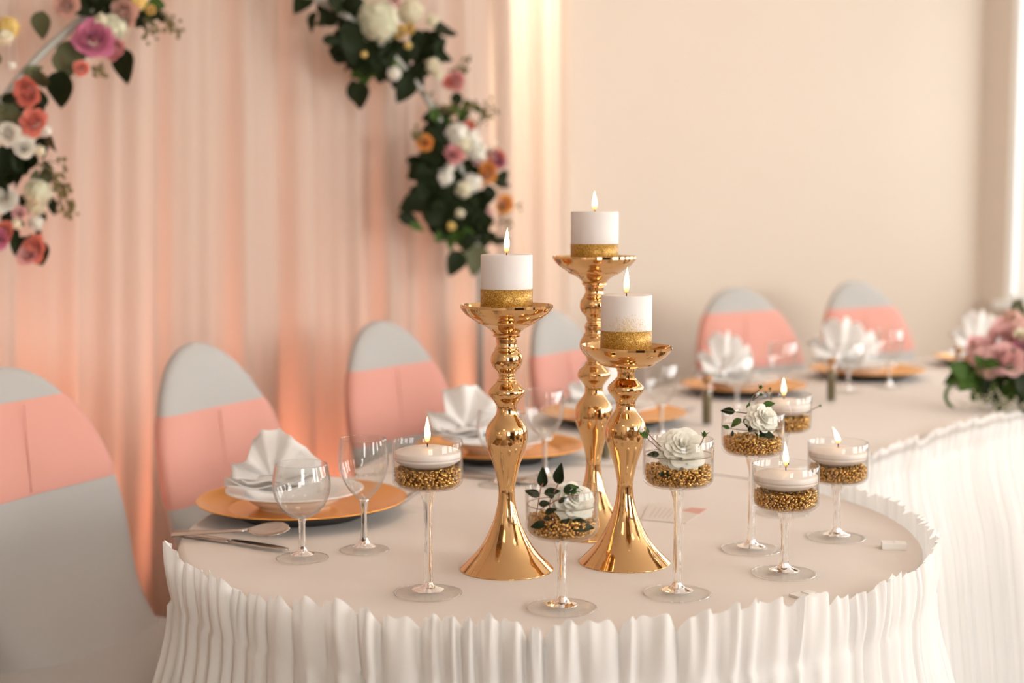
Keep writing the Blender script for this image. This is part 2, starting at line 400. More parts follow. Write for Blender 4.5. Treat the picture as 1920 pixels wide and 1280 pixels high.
def long_cloth(z, drop):
    nu, nv = 48, 14; mb = MB()
    def samp(P, t):
        x = t*(len(P)-1); k = min(int(x), len(P)-2); return P[k].lerp(P[k+1], x-k)
    G = []
    for u in range(nu+1):
        t = u/nu; row = []
        for v in range(nv+1):
            w_ = v/nv; p = samp(LFs, t).lerp(samp(LBs, t), w_)
            d = p-TC
            if d.length < TR-.008: p = TC + d.normalized()*(TR-.008)
            if u == 0:
                a = a1+(a0-a1)*w_; p = TC + Vector((math.cos(a), math.sin(a)))*(TR-.008)
            row.append(Vector((p.x, p.y)))
        G.append(row)
    grid([[(p.x, p.y, z) for p in r_] for r_ in G], mb)
    loop = [G[u][0] for u in range(nu+1)] + [G[nu][v] for v in range(1, nv+1)] + [G[u][nv] for u in range(nu-1, -1, -1)]
    n = len(loop); rows = []
    for (o, zz, wv) in ((0, 0, 0), (.003, -.0015, 0), (.005, -.007, 0), (.006, -.03, .1), (.009, -drop*.5, .6), (.012, -drop, 1)):
        row = []
        for i in range(n):
            t = (loop[min(i+1, n-1)]-loop[max(i-1, 0)]).normalized(); q = loop[i]+Vector((t.y, -t.x))*(o-.008+.008*wv*math.sin(i*1.9))
            if zz == 0: q = loop[i]
            row.append((q.x, q.y, z+zz))
        rows.append(row)
    grid(list(reversed(rows)), mb); return mb
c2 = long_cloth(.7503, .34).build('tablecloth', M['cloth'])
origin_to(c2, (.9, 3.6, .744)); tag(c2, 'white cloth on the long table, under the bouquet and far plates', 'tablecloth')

def skirt(path, seed, top=.75, lift=.018, wl=.032):
    """gathered skirting: frilled heading standing above the table edge, a pinched gather line, then falling folds"""
    r = random.Random(seed); P = [Vector(p) for p in path]
    d = [0]
    for i in range(1, len(P)): d.append(d[-1]+(P[i]-P[i-1]).length)
    L = d[-1]; n = int(L/.0032); pts = []; nor = []; j = 0
    for i in range(n+1):
        s = L*i/n
        while j < len(P)-2 and d[j+1] < s: j += 1
        t = (s-d[j])/(d[j+1]-d[j]); q = P[j].lerp(P[j+1], t); pts.append((s, q))
    for i in range(n+1):
        t = (pts[min(i+3, n)][1]-pts[max(i-3, 0)][1]).normalized(); nor.append(Vector((t.y, -t.x)))
    ctrl = []; s = 0                                           # irregular pleats
    while s < L+.1: wd = wl*r.uniform(.55, 1.6); ctrl.append((s, wd, r.uniform(.6, 1.25), r.uniform(-1, 1))); s += wd
    ph = []; am = []; sk = []; k = 0
    for s, q in pts:
        while k < len(ctrl)-2 and ctrl[k+1][0] < s: k += 1
        u = (s-ctrl[k][0])/ctrl[k][1]; ph.append((k+u)); am.append(ctrl[k][2]*(1-u)+ctrl[k+1][2]*u); sk.append(ctrl[k][3]*(1-u)+ctrl[k+1][3]*u)
    zs = [lift, lift-.006, lift-.014, 0-.008, -.020, -.034, -.046, -.056, -.064, -.072, -.084, -.10, -.13, -.18, -.25, -.34, -.44, -.55, -.66, -top+.006]
    def calm(x): return (1-.72*smooth01((x-.62)/.2))*min(1, .2+x/.04, .1+(1-x)/.04)
    rows = []
    for zi, z in enumerate(zs):
        row = []
        for i, (s, q) in enumerate(pts):
            c = math.cos(2*PI*ph[i]); c2 = math.sin(4*PI*ph[i]+sk[i]*2); lobe = abs(math.sin(PI*ph[i]))**.6
            if z > -.064:                                      # heading frill
                g = (z+.064)/(.064+lift); k_ = calm(s/L)
                o = .003 + (.005+.011*math.sin(PI*min(1, .10+.60*g)))*lobe*am[i]*(.5+.5*k_) + .007*g*g*sk[i]*k_ + (.0032*c2+.0022*math.sin(11*ph[i]+3*sk[i]))*g
                zz = z + (.019*(lobe-.7)*am[i]+.013*sk[i]+.004*c2)*g**2*k_
            else:
                g = smooth01((-z-.064)/.22); a = .0040+.0125*g; g2 = smooth01((-z-.064)/.7)
                c = -math.cos(2*PI*ph[i]+.35*sk[i]*g); o = .012+.022*g+.055*g2 + a*am[i]*(c+.30*c2+.12*math.sin(7*PI*ph[i]+2*sk[i])) ; zz = z
            p = q + nor[i]*o; row.append((p.x, p.y, top+zz))
        rows.append(row)
    return grid(rows)
sk = skirt([(TC.x+TR*math.cos(math.radians(t)), TC.y+TR*math.sin(math.radians(t))) for t in range(199, 405, 2)], 5).build('table_skirt', M['skirt'])
origin_to(sk, (TC.x, TC.y-TR, 0)); tag(sk, 'white gathered table skirt with frilled top around the round end', 'table skirt')
sk = skirt([tuple(p) for p in LFs[2:]], 6, lift=.006).build('table_skirt', M['skirt'])
origin_to(sk, (1.2, 3.4, 0)); tag(sk, 'bright white skirt hanging from the long table at right edge', 'table skirt')
def clip(px, py, label, ang, hz=.009):
    p = T(px, py); t = thing('skirt_clip', label, 'clip', (p.x, p.y, .7502), ang, 'skirt clips on the round table')
    box((0, 0, hz/2), (.034, .020, hz)).build('jaw', M['clip'], t, False); box((.006, 0, hz+.0005), (.010, .014, .001)).build('ridge', M['clip'], t, False)
clip(1676, 1028, 'small frosted plastic clip at the right end of the round table', math.radians(-10))
clip(1508, 1117, 'flat plastic clip tucked behind the front right frill', math.radians(35), .003)

# ------------------------------------------------------------------ chairs
def chair(loc, rz, label, z0, z1, hs=1.0):
    t = thing('banquet_chair', label, 'chair', loc, rz, 'covered chairs along the head table')
    t.scale = (1+(hs-1)*5.5, 1+(hs-1)*2.2, hs); ZT = .955
    def sec(z, off=0, n=36):
        if z < .66: w = .180+.035*smooth01((z-.44)/.20)
        else: w = .215*max(0, 1-((z-.66)/(ZT-.66+off*.5))**2.0)**.5
        th = .036*max(.12, w/.215)**.6; cy = -.20-(z-.45)*.21
        fw = .17*max(0, (.64-z)/.20)**1.7 if z < .64 else 0
        row = []
        for k in range(n):
            a = 2*PI*k/n; ca, sa = math.cos(a), math.sin(a)
            x = (w+off)*math.copysign(abs(ca)**.75, ca); y = (th+off)*math.copysign(abs(sa)**.9, sa)
            if sa > 0: y += fw*sa
            y += .030*(x/.215)**2
            row.append((x, cy+y, z))
        return row
    zz = [.44+.22*i/10 for i in range(11)] + [.66+(ZT-.66)*math.sin(PI/2*i/16) for i in range(1, 16)] + [ZT-.0004]
    m = grid([sec(z) for z in zz], None, True); m.f.append(tuple(range(len(m.v)-36, len(m.v))))
    m.build('back_cover', M['spandex'], t)
    rows = []; n = 48
    for i in range(15):
        v = i/14; row = []
        for k in range(n):
            a = 2*PI*k/n; ca, sa = math.cos(a), math.sin(a); e = .5
            x = math.copysign(abs(ca)**e, ca); y = math.copysign(abs(sa)**e, sa)
            pinch = 1-.17*v*(math.cos(2*a)**2); hw = .205+.035*v
            z = (1-v)*.455 + v*.13*math.cos(2*a)**2
            row.append((x*hw*pinch, -.02+y*(.215+.035*v)*pinch, z))
        rows.append(row)
    m = grid(list(reversed(rows)), None, True)
    top = []
    for (s, dz) in ((.96, .012), (.85, .022), (.5, .028), (.001, .030)):
        top.append([(x*s, -.02+(y+.02)*s, .455+dz) for x, y, z in rows[0]])
    g = grid([rows[0]]+top, None, True); m.add(g.v, g.f); m.build('seat_cover', M['spandex'], t)
    # stretch band: slightly higher on one side, hems turned in
    rows = []; nb = 10
    for i in range(nb+1):
        z = z0+(z1-z0)*i/nb; o = .0045 if 0 < i < nb else .0015
        row = []
        for (x, y, zq) in sec(z, o): row.append((x, y, zq))
        rows.append(row)
    s = grid(rows, None, True).build('sash', M['sash'], t)
    pts = []
    for i in range(7):
        z = z0+.006+(z1-z0-.012)*i/6; pts.append((.03-.012*i/6*2, -.20-(z-.45)*.21+.036+.0047, z))
    tube(pts, .0010, 6).build('seam', M['sash'], s)
    return t
def face(loc, tgt): return math.atan2(tgt[1]-loc[1], tgt[0]-loc[0]) - PI/2
# (top-of-back pixel, camera depth) -> the seat origin stands in front of the leaning back
def put_chair(px, y, fdir, label, z0, z1, hs=1.0):
    rz = math.radians(fdir) - PI/2
    d = ray(px, 600); X = d.x*y/d.y; f = Vector((math.cos(math.radians(fdir)), math.sin(math.radians(fdir))))
    p = Vector((X, y)) + f*.305
    return chair((p.x, p.y, 0), rz, label, z0, z1, hs)
put_chair(0, 2.52, -22, 'grey covered chair with pink band at the left edge of the picture', .735, .897)
put_chair(362, 3.00, -24, 'grey covered chair with pink band behind the nearest napkin', .645, .823)
put_chair(710, 3.62, -33, 'grey covered chair with pink band left of the middle candlestick', .665, .843)
put_chair(1030, 4.05, -30, 'grey covered chair with pink band between the candlesticks', .665, .838)
put_chair(1384, 4.75, -53, 'grey covered chair with pink band against the bare wall, nearer one', .70, .878, 1.027)
put_chair(1606, 5.22, -53, 'grey covered chair with pink band against the bare wall, farthest right', .70, .862, 1.027)

# ------------------------------------------------------------------ candlesticks and pillar candles
CMP = 100.0
def px_profile(pairs, k=.000719, kr=.000716): return [(r*kr, z) for (y, r) in pairs for z in [(1066-y)*k]]
PILLAR = [(1066, 88), (1064.5, 88.5), (1062, 86), (1052, 75.5), (1034, 58), (1012.7, 43), (987.6, 30.8), (970, 24), (944, 17.6), (919, 15.2), (901, 17), (880, 21.5), (865, 26), (851, 31), (838, 35.5), (825, 38.6), (812, 39.3), (800, 38), (790, 33), (781, 26), (775, 21.5), (770, 19.3), (762, 18.6), (755, 20), (747, 25), (740, 31), (735, 34), (730.5, 34.6), (726, 33), (720, 27), (714, 20.5), (711, 18.6)]
BALL = [(0, 15.5), (.4, 18), (1.5, 18.8), (3.2, 18.2), (4.5, 16.2), (6, 14.8), (9, 14.6), (11.5, 15.6), (12.5, 16.6), (14, 15.8), (17, 17), (21, 20.5), (27, 26), (35, 29.3), (42, 30), (49, 28.6), (55, 25), (59, 21.5), (60, 22.4), (62, 22), (64, 19.6), (70, 18.6), (75, 19.4), (80, 20.5)]
PLATE = [(0, 19), (1, 23), (2.5, 25.6), (5, 25.6), (7, 24), (10, 26.5), (16, 33), (22, 43), (25, 51), (26.5, 54), (29.5, 55.5), (31, 58), (36, 66), (42, 75), (50, 82.5), (55, 85.6), (56, 86.5), (60.5, 86.5), (61, 85.5), (58.5, 84), (50, 78), (47, 70), (46, 50), (46, 0)]
PLATE_S = [(0, 16.5), (9, 16), (16, 18), (23, 23), (30, 33)] + PLATE[7:]
def stick(px, py, kind, label, tilt=0):
    p = T(px, py); k = .000719; kr = .000716
    t = thing('candlestick', label, 'candlestick', p, 0, 'gold candlesticks on the round table')
    prof = cr(px_profile([(y, r) for y, r in PILLAR]), 4)
    lathe([(0, .002), (.060, .002)] + prof + [(.0, prof[-1][1])], 64).build('pillar', M['gold'], t)
    z = (1066-711)*k
    for b in range({'short': 0, 'mid': 1, 'tall': 2}[kind]):
        lathe([(0, z-.001)] + cr([(r*kr, z+h*k) for h, r in BALL], 3) + [(0, z+80*k)], 56).build('knop', M['gold'], t); z += 81*k
    pr = PLATE_S if kind == 'short' else PLATE
    if kind == 'short':
        z += 0
    o = lathe([(0, z)] + [(r*kr, z+h*k) for h, r in pr], 64).build('drip_plate', M['gold'], t)
    flat(o, 35)
    top = z + pr[-1][0]*k
    if kind == 'short':
        pass
    if tilt:
        o.data.transform(Matrix.Translation((0, 0, z)) @ Matrix.Rotation(tilt, 4, 'Y') @ Matrix.Translation((0, 0, -z)))
    return Vector((p.x, p.y, p.z+top))
def flame(parent, z, h, lean=(0, 0), r=.0038):
    prof = [(0, 0), (.45, .06), (.80, .16), (1, .30), (.93, .45), (.70, .62), (.42, .78), (.18, .91), (0, 1)]
    m = lathe([(q*r, s) for q, s in cr(prof, 3)], 20); v2 = []
    for x, y, s in m.v: v2.append((x+lean[0]*s*s, y+lean[1]*s*s, s*h))
    m.v = v2; o = m.build('flame', M['flame'], parent); o.location = (0, 0, z); return o
def wick(parent, z, h, bend, r=.0008):
    tube([(0, 0, z-.002), (0, 0, z+h*.5), (bend*.5, 0, z+h*.85), (bend, 0, z+h)], [r, r, r, r*1.3], 8).build('wick', M['wick'], parent)
def pillar_candle(p, label, h=.0775, r=.0345, band=.0315, dust=False, lean=.001, fh=.034):
    t = thing('pillar_candle', label, 'candle', p, 0, 'gold dipped pillar candles')
    lathe([(0, .0005), (r-.001, .0005), (r, .0015), (r, h-.0012), (r-.0012, h), (r*.75, h-.0008), (r*.3, h-.003), (0, h-.0035)], 64).build('wax', M['waxd'] if dust else M['wax'], t)
    lathe([(r*.98, .0002), (r+.0004, .0006), (r+.0004, band), (r-.0002, band+.0004)], 96).build('glitter_band', M['glit'], t)
    wick(t, h-.0035, .010, .002); flame(t, h+.001, fh, (lean, 0)); return t
s1 = stick(950, 1066, 'mid', 'middle-height gold candlestick standing at left front of the three')
s2 = stick(1171, 1053, 'short', 'shortest gold candlestick with the tilted plate, at right front', math.radians(1.2))
s3 = stick(1112, 1000, 'tall', 'tallest gold candlestick, with two round knops, behind the others')
pillar_candle(s1, 'white candle with gold glitter base on the middle-height candlestick', .0775, .0345, .0318, False, .0012, .0345)
pillar_candle(s2, 'white candle with gold dust drifting up it on the shortest candlestick', .0800, .0347, .0318, True, .001, .037)
pillar_candle(s3, 'white candle with gold glitter base on the tallest candlestick', .0760, .0350, .0285, False, -.0005, .029)

# ------------------------------------------------------------------ stemmed bowls with gravel, water, candles and roses
PEB = []
for q in range(10):
    bm = bmesh.new(); bmesh.ops.create_icosphere(bm, subdivisions=2 if q < 5 else 1, radius=1)
    rr = random.Random(q)
    for v in bm.verts: v.co *= rr.uniform(.90, 1.10) if q < 5 else rr.uniform(.85, 1.15)
    bm.verts.index_update(); PEB.append(([v.co.copy() for v in bm.verts], [[v.index for v in f.verts] for f in bm.faces])); bm.free()
def glass_rim(r, z, parent):
    lathe([(r+.0008*math.cos(a*PI/4), z+.0008*math.sin(a*PI/4)) for a in range(9)], 64).build('rim', M['sglass'], parent)
def goblet(px, py, Ht, label):
    p = T(px, py); t = thing('stemmed_bowl', label, 'glass', p, 0, 'stemmed glass bowls on the round table')
    zb = Ht-.060; ro = .0443; th = .0014
    out = [(.0115, zb-.0022), (.014, zb-.0016), (.020, zb-.001), (.033, zb), (.039, zb+.002), (.0427, zb+.006), (ro, zb+.013), (ro, Ht-.001)]
    inn = [(ro-th, Ht-.001), (ro-th, zb+.014), (.0415, zb+.0078), (.038, zb+.0042), (.033, zb+.002), (.019, zb+.0012), (.009, zb+.0008), (.003, zb+.0006), (0, zb+.0006)]
    lathe(cr(out, 3) + [(ro-th/2, Ht)] + cr(inn, 3), 64).build('bowl', M['glass'], t)
    st = [(0, zb-.0003), (.009, zb-.0004), (.0118, zb-.0012), (.0100, zb-.0055), (.0076, zb-.0125), (.0060, zb-.020), (.0050, zb-.032), (.0047, zb*.55), (.0053, .030), (.0060, .0150), (.0080, .0108), (.0125, .0080), (.0190, .0060), (.0195, .0052), (.012, .0048), (0, .0046)]
    lathe(cr(st, 3), 32).build('stem', M['sglass'], t)
    ft = [(0, .0092), (.0070, .0090), (.013, .0065), (.025, .0038), (.038, .0026), (.0420, .0020), (.0427, .0012), (.0418, .0004), (.030, .0005), (.012, .0022), (0, .0026)]
    fo = lathe(cr(ft, 3), 64).build('foot', M['foot'], t)
    glass_rim(.0422, .0012, fo)
    return p, zb, Ht, ro-th
BIN = [(.0012, .019), (.0021, .033), (.0042, .038), (.0078, .0415), (.014, .0429), (.06, .0429)]
def gravel(g, label, seed, top=.0235):
    p, zb, Ht, ri = g; r = random.Random(seed); mb = MB()
    def peb(c, sz, fine=False):
        vs, fs = r.choice(PEB[:5] if fine else PEB[5:]); q = Euler((r.uniform(0, 6), r.uniform(0, 6), r.uniform(0, 6))).to_matrix()
        sx, sy, sz2 = sz*r.uniform(.8, 1.25), sz*r.uniform(.8, 1.1), sz*r.uniform(.5, .75)
        o = []
        for v in vs:
            d = q @ Vector((v.x*sx, v.y*sy, v.z*sz2)) + Vector(c)
            d.z = max(d.z, zb+.0024) if math.hypot(d.x, d.y) > .011 else max(d.z, zb+.0018)
            rad = math.hypot(d.x, d.y); zr = d.z-zb
            lim = .0115+zr*.95 if zr < .0012 else None
            for (za, ra), (zc, rc) in zip(BIN, BIN[1:]):
                if lim is None and zr <= zc: lim = ra+(rc-ra)*(zr-za)/(zc-za)
            lim = max(.0035, (lim or .0429)-.0005)
            if rad > lim: d.x *= lim/rad; d.y *= lim/rad
            o.append(d)
        mb.add(o, fs)
    for ring, nl, dens in ((0, 7, 1), (.0055, 6, 0)):
        for layer in range(nl):
            z = zb+.0042+layer*(top-.0042)/(nl-.6)
            rl = min(ri, [ra+(rc-ra)*((z-zb)-za)/(zc-za) for (za, ra), (zc, rc) in zip(BIN, BIN[1:]) if za <= z-zb <= zc][0]) - .0028 - ring
            n = int(2*PI*rl/.0052)
            for k in range(n):
                a = 2*PI*(k+r.uniform(-.3, .3)+layer*.5)/n; rr = rl-r.uniform(0, .0022)
                peb((rr*math.cos(a), rr*math.sin(a), z+r.uniform(-.0012, .0012)), r.uniform(.0022, .0032), dens)
    for k in range(150):
        a = r.uniform(0, 6.28); rr = (ri-.005)*math.sqrt(r.random()); peb((rr*math.cos(a), rr*math.sin(a), zb+top+r.uniform(-.003, .0012)), r.uniform(.0022, .0033), True)
    for k in range(110):
        a = r.uniform(0, 6.28); rr = .033*math.sqrt(r.random()); peb((rr*math.cos(a), rr*math.sin(a), zb+.0045), r.uniform(.0022, .0032), True)
    o = mb.build('gold_gravel', M['gravel'], None, True); origin_to(o, (0, 0, zb)); o.location = (p.x, p.y, p.z+zb)
    tag(o, label, 'gravel', 'gold gravel in the glass bowls', 'stuff')
def water(g, label, lvl=.0395, base=.0245):
    p, zb, Ht, ri = g; r = ri-.0003
    t = thing('water', label, 'water', (p.x, p.y, p.z+zb+base), 0, 'water in the glass bowls', 'stuff')
    h = lvl-base
    lathe([(0, h), (r-.0030, h), (r-.0010, h+.0004), (r, h+.0013)], 64).build('water_surface', M['water'], t)
    lathe([(r-.0001, h+.0007), (r-.0009, h+.0002), (r-.0001, h-.0004)], 64).build('meniscus', M['meniscus'], t)
def float_candle(g, label, lean=0, bend=.002, fh=.030):
    p, zb, Ht, ri = g
    t = thing('floating_candle', label, 'candle', (p.x, p.y, p.z+zb+.0255), 0, 'floating candles')
    prof = [(0, 0), (.016, .0), (.024, .0015), (.034, .0050), (.0398, .0090), (.0416, .0105), (.0421, .0120), (.0419, .0195), (.0395, .0214), (.030, .0242), (.018, .0262), (.010, .0268), (.003, .0262), (0, .026)]
    lathe(cr(prof, 3), 64).build('wax', M['wax2'], t)
    wick(t, .026, .009, bend); flame(t, .0305, fh, (lean, 0)); return t
gA = goblet(803, 1112, .1955, 'tall stemmed bowl holding a lit candle, left of the candlesticks')
gB = goblet(1470, 1075, .1478, 'short stemmed bowl holding a lit candle, front right')
gC = goblet(1568, 1008, .1440, 'short stemmed bowl holding a lit candle, farthest right')
gD = goblet(1269, 1113, .1985, 'tall stemmed bowl holding a full white rose, beside the shortest candlestick')
gE = goblet(1053, 1140, .1490, 'short stemmed bowl with dark leaves, standing between two candlesticks')
gF = goblet(1408, 1030, .1980, 'tall stemmed bowl with a leaning white rose, behind the front candle bowls')
gG = goblet(1466, 962, .1925, 'tall stemmed bowl holding a lit candle, at the back of the group')
GL = [('A', gA, 'tall bowl left of the candlesticks'), ('B', gB, 'short candle bowl at front right'), ('C', gC, 'candle bowl farthest right'), ('D', gD, 'bowl with the full white rose'), ('E', gE, 'low bowl between two candlesticks'), ('F', gF, 'bowl with the leaning white rose'), ('G', gG, 'candle bowl at the back')]
for i, (k, g, nm) in enumerate(GL):
    gravel(g, 'gold gravel in the '+nm, 20+i); water(g, 'clear water in the '+nm)
float_candle(gA, 'lit white floating candle in the tall bowl left of the candlesticks', 0, -.002, .034)
float_candle(gB, 'lit white floating candle in the short bowl at front right', -.0015, .004, .034)
float_candle(gC, 'lit white floating candle with leaning flame in the bowl farthest right', -.009, .002, .026)
float_candle(gG, 'lit white floating candle in the bowl at the back of the group', -.001, .003, .030)

# ------------------------------------------------------------------ flowers
def petal_pts(wd, ln, cup, curl, nu=6, nv=6, notch=0):
    rows = []
    for j in range(nv+1):
        v = j/nv; row = []
        ww = wd*(.3+.7*min(1, v/.62)**.7)*(1-.12*max(0, v-.62)/.38)
        for i in range(nu+1):
            u = i/nu*2-1
            y = ln*v*(1-(.30+notch*math.cos(u*7))*u*u*v); x = ww*u
            z = cup*(u*u*ww/wd*.8) + curl*(v**2)
            row.append((x, y, z))
        rows.append(row)
    return rows
def petal_mesh(name, mat, wd, ln, cup, curl, notch=0):
    return grid(petal_pts(wd, ln, cup, curl, 5, 5, notch)).mesh(name, mat)
def petal_mat(az, el, base):
    """petal grows outwards at azimuth az, raised by el from the flower's horizontal"""
    return Matrix.Rotation(az, 4, 'Z') @ Matrix.Translation((0, base, 0)) @ Matrix.Rotation(el, 4, 'X')
def bloom_mb(seed, layers):
    r = random.Random(seed); mb = MB()
    for (n, el, ln, wd, base, cup, curl, z) in layers:
        off = r.uniform(0, 6)
        for k in range(n):
            m = Matrix.Translation((0, 0, z)) @ petal_mat(off+2*PI*k/n+r.uniform(-.12, .12), el+r.uniform(-.12, .12), base)
            g = grid(petal_pts(wd*r.uniform(.9, 1.1), ln*r.uniform(.9, 1.1), cup, curl*r.uniform(.6, 1.4), 4, 4)); g.xf(m); mb.add(g.v, g.f)
    return mb
def rose_layers():
    return [(6, .80, .62, .48, .32, .26, -.24, -.36), (6, 1.02, .72, .46, .32, .26, -.20, -.38), (5, 1.18, .80, .42, .27, .26, -.12, -.38), (5, 1.30, .84, .34, .20, .22, -.06, -.36), (4, 1.42, .84, .24, .12, .16, .0, -.32), (3, 1.52, .82, .14, .05, .10, .03, -.30)]
ROSE = {}
def rose_mesh(mat, seed):
    k = (mat, seed)
    if k not in ROSE: ROSE[k] = bloom_mb(seed, rose_layers()).mesh('rose', M[mat])
    return ROSE[k]
def floret_ball(mat, seed, n=52, fl=.34):
    k = ('hyd', mat, seed)
    if k in ROSE: return ROSE[k]
    r = random.Random(seed); mb = MB(); ga = PI*(3-5**.5)
    for i in range(n):
        z = 1-2*(i+.5)/n*.86; rr = math.sqrt(max(0, 1-z*z)); d = Vector((rr*math.cos(ga*i), rr*math.sin(ga*i), z))
        q = d.to_track_quat('Z', 'Y').to_matrix().to_4x4(); tw = r.uniform(0, 6)
        for p in range(4):
            g = grid(petal_pts(fl*.5, fl, .03, -.05, 2, 2)); g.xf(Matrix.Translation(d*r.uniform(.66, 1.0)) @ q @ Matrix.Rotation(tw+p*PI/2, 4, 'Z') @ Matrix.Rotation(.25, 4, 'X')); mb.add(g.v, g.f)
    bm = bmesh.new(); bmesh.ops.create_icosphere(bm, subdivisions=2, radius=.62); bm.verts.index_update()
    mb.add([v.co.copy() for v in bm.verts], [[v.index for v in f.verts] for f in bm.faces]); bm.free()
    ROSE[k] = mb.mesh('hydrangea', M[mat]); return ROSE[k]
LEAFM = {}
def leaf_mesh(mat, kind=0):
    k = (mat, kind)
    if k in LEAFM: return LEAFM[k]
    rows = []; nv = 9; fat = (.30, .42, .22)[kind]
    for j in range(nv+1):
        v = j/nv; w_ = fat*(math.sin(PI*v**.8)**.85)*(1-.25*v) + .006; row = []
        for i in range(5):
            u = i/2-1; row.append((w_*u, v, .13*abs(u)*w_/fat*.8 - .22*v*v + (.02*math.sin(9*v+u*3))*abs(u)))
        rows.append(row)
    m = grid(rows); n = len(m.v); m.add([(x, y, z-.012) for x, y, z in m.v], [tuple(reversed(f)) for f in m.f])
    LEAFM[k] = m.mesh('leaf', M[mat]); return LEAFM[k]
def orient(dirv, facing):
    """local Y along dirv, local Z towards facing"""
    y = Vector(dirv).normalized(); z = Vector(facing) - y*Vector(facing).dot(y)
    if z.length < 1e-4: z = Vector((0, 0, 1)) - y*y.z
    z.normalize(); x = y.cross(z); return Matrix((x, y, z)).transposed().to_4x4()
def put_leaf(parent, p0, dirv, size, mat='leaf', kind=0, facing=(0, -1, .3), name='leaf'):
    o = link(name, leaf_mesh(mat, kind), parent)
    o.matrix_local = Matrix.Translation(Vector(p0)-parent.location) @ orient(dirv, facing) @ Matrix.Scale(size, 4); return o
def put_bloom(parent, p, size, facing, me, name, spin=0):
    o = link(name, me, parent); q = Vector(facing).to_track_quat('Z', 'Y').to_matrix().to_4x4()
    o.matrix_local = Matrix.Translation(Vector(p)-parent.location) @ q @ Matrix.Rotation(spin, 4, 'Z') @ Matrix.Scale(size, 4); return o

# white roses floating in three of the bowls: each petal its own piece
def white_rose(g, off, rad, facing, label, layers, hgt):
    p, zb, Ht, ri = g; c = Vector((p.x+off[0], p.y+off[1], p.z+zb+hgt))
    t = thing('white_rose', label, 'rose', c, 0, 'white roses in the glass bowls'); r = random.Random(int(rad*1e5))
    q = Vector(facing).to_track_quat('Z', 'Y').to_matrix().to_4x4(); pm = {}
    for li, (n, el, ln, wd, base, cup, curl, z) in enumerate(layers):
        me = petal_mesh('petal', M['snow'], wd*rad, ln*rad, cup*rad, curl*rad, .12); o0 = r.uniform(0, 6)
        for k in range(n):
            o = link('petal', me, t)
            o.matrix_local = q @ Matrix.Translation((0, 0, z*rad)) @ petal_mat(o0+2*PI*k/n+r.uniform(-.15, .15), el+r.uniform(-.13, .13), base*rad) @ Matrix.Scale(r.uniform(.9, 1.08), 4)
    m = MB(); bm = bmesh.new(); bmesh.ops.create_icosphere(bm, subdivisions=2, radius=.42*rad); bm.verts.index_update()
    m.add([v.co.copy() for v in bm.verts], [[v.index for v in f.verts] for f in bm.faces]); bm.free()
    m.xf(q @ Matrix.Translation((0, 0, -.18*rad))).build('flower_heart', M['snow'], t)
    return t
FULL = [(7, -.30, .74, .42, .22, .12, -.14, -.12), (8, -.08, .82, .42, .20, .12, -.16, -.10), (8, .12, .82, .40, .20, .13, -.16, -.06), (9, .42, .74, .36, .20, .13, -.15, .0), (9, .70, .64, .32, .18, .13, -.14, .06), (8, .95, .54, .28, .15, .12, -.12, .12), (7, 1.18, .46, .22, .10, .1, -.10, .18), (5, 1.40, .40, .16, .05, .08, -.06, .22)]
white_rose(gD, (.004, -.006), .031, (.05, -.75, .65), 'full white rose filling the bowl beside the shortest candlestick', FULL, .0475)
white_rose(gF, (.012, -.008), .026, (.45, -.75, .55), 'white rose leaning out of the tall bowl behind', FULL, .0510)
white_rose(gE, (.014, -.002), .027, (.25, -.75, .6), 'white rose floating half hidden in the low bowl between candlesticks', FULL, .0430)

def bud(parent, p, d, s, open_=False):
    p = Vector(p)-parent.location; q = Vector(d).to_track_quat('Z', 'Y').to_matrix().to_4x4()
    m = lathe(cr([(0, -.2), (.5, 0), (.72, .45), (.55, .95), (.2, 1.35), (0, 1.45)], 3), 14); m.xf(Matrix.Translation(p) @ q @ Matrix.Scale(s, 4))
    b = m.build('bud', M['snow'] if open_ else M['leafb'], parent)
    for k in range(4):
        o = link('sepal', leaf_mesh('leafb', 2), b)
        o.matrix_local = Matrix.Translation(p) @ q @ petal_mat(k*PI/2, 1.15, .35*s) @ Matrix.Scale(s*(1.1 if open_ else 1.9), 4)
def sprig(name, label, stems, leaves, buds, smat='stemr'):
    base = Vector(stems[0][0]); t = thing(name, label, 'sprig', base, 0, 'rose sprigs in the glass bowls')
    for s in stems:
        tube([Vector(q)-base for q in cr(s, 4)], .0007, 6).build('stem', M[smat], t)
    for (p, d, sz, k) in leaves: put_leaf(t, p, d, sz, 'leafb' if k else 'leaf', 0, (R.uniform(-.5, .5), -1, .5))
    for (p, d, sz, op) in buds: bud(t, p, d, sz, op)
    return t
def gp(g, px, py, dy=0): return at_y(px, py, g[0].y+dy)
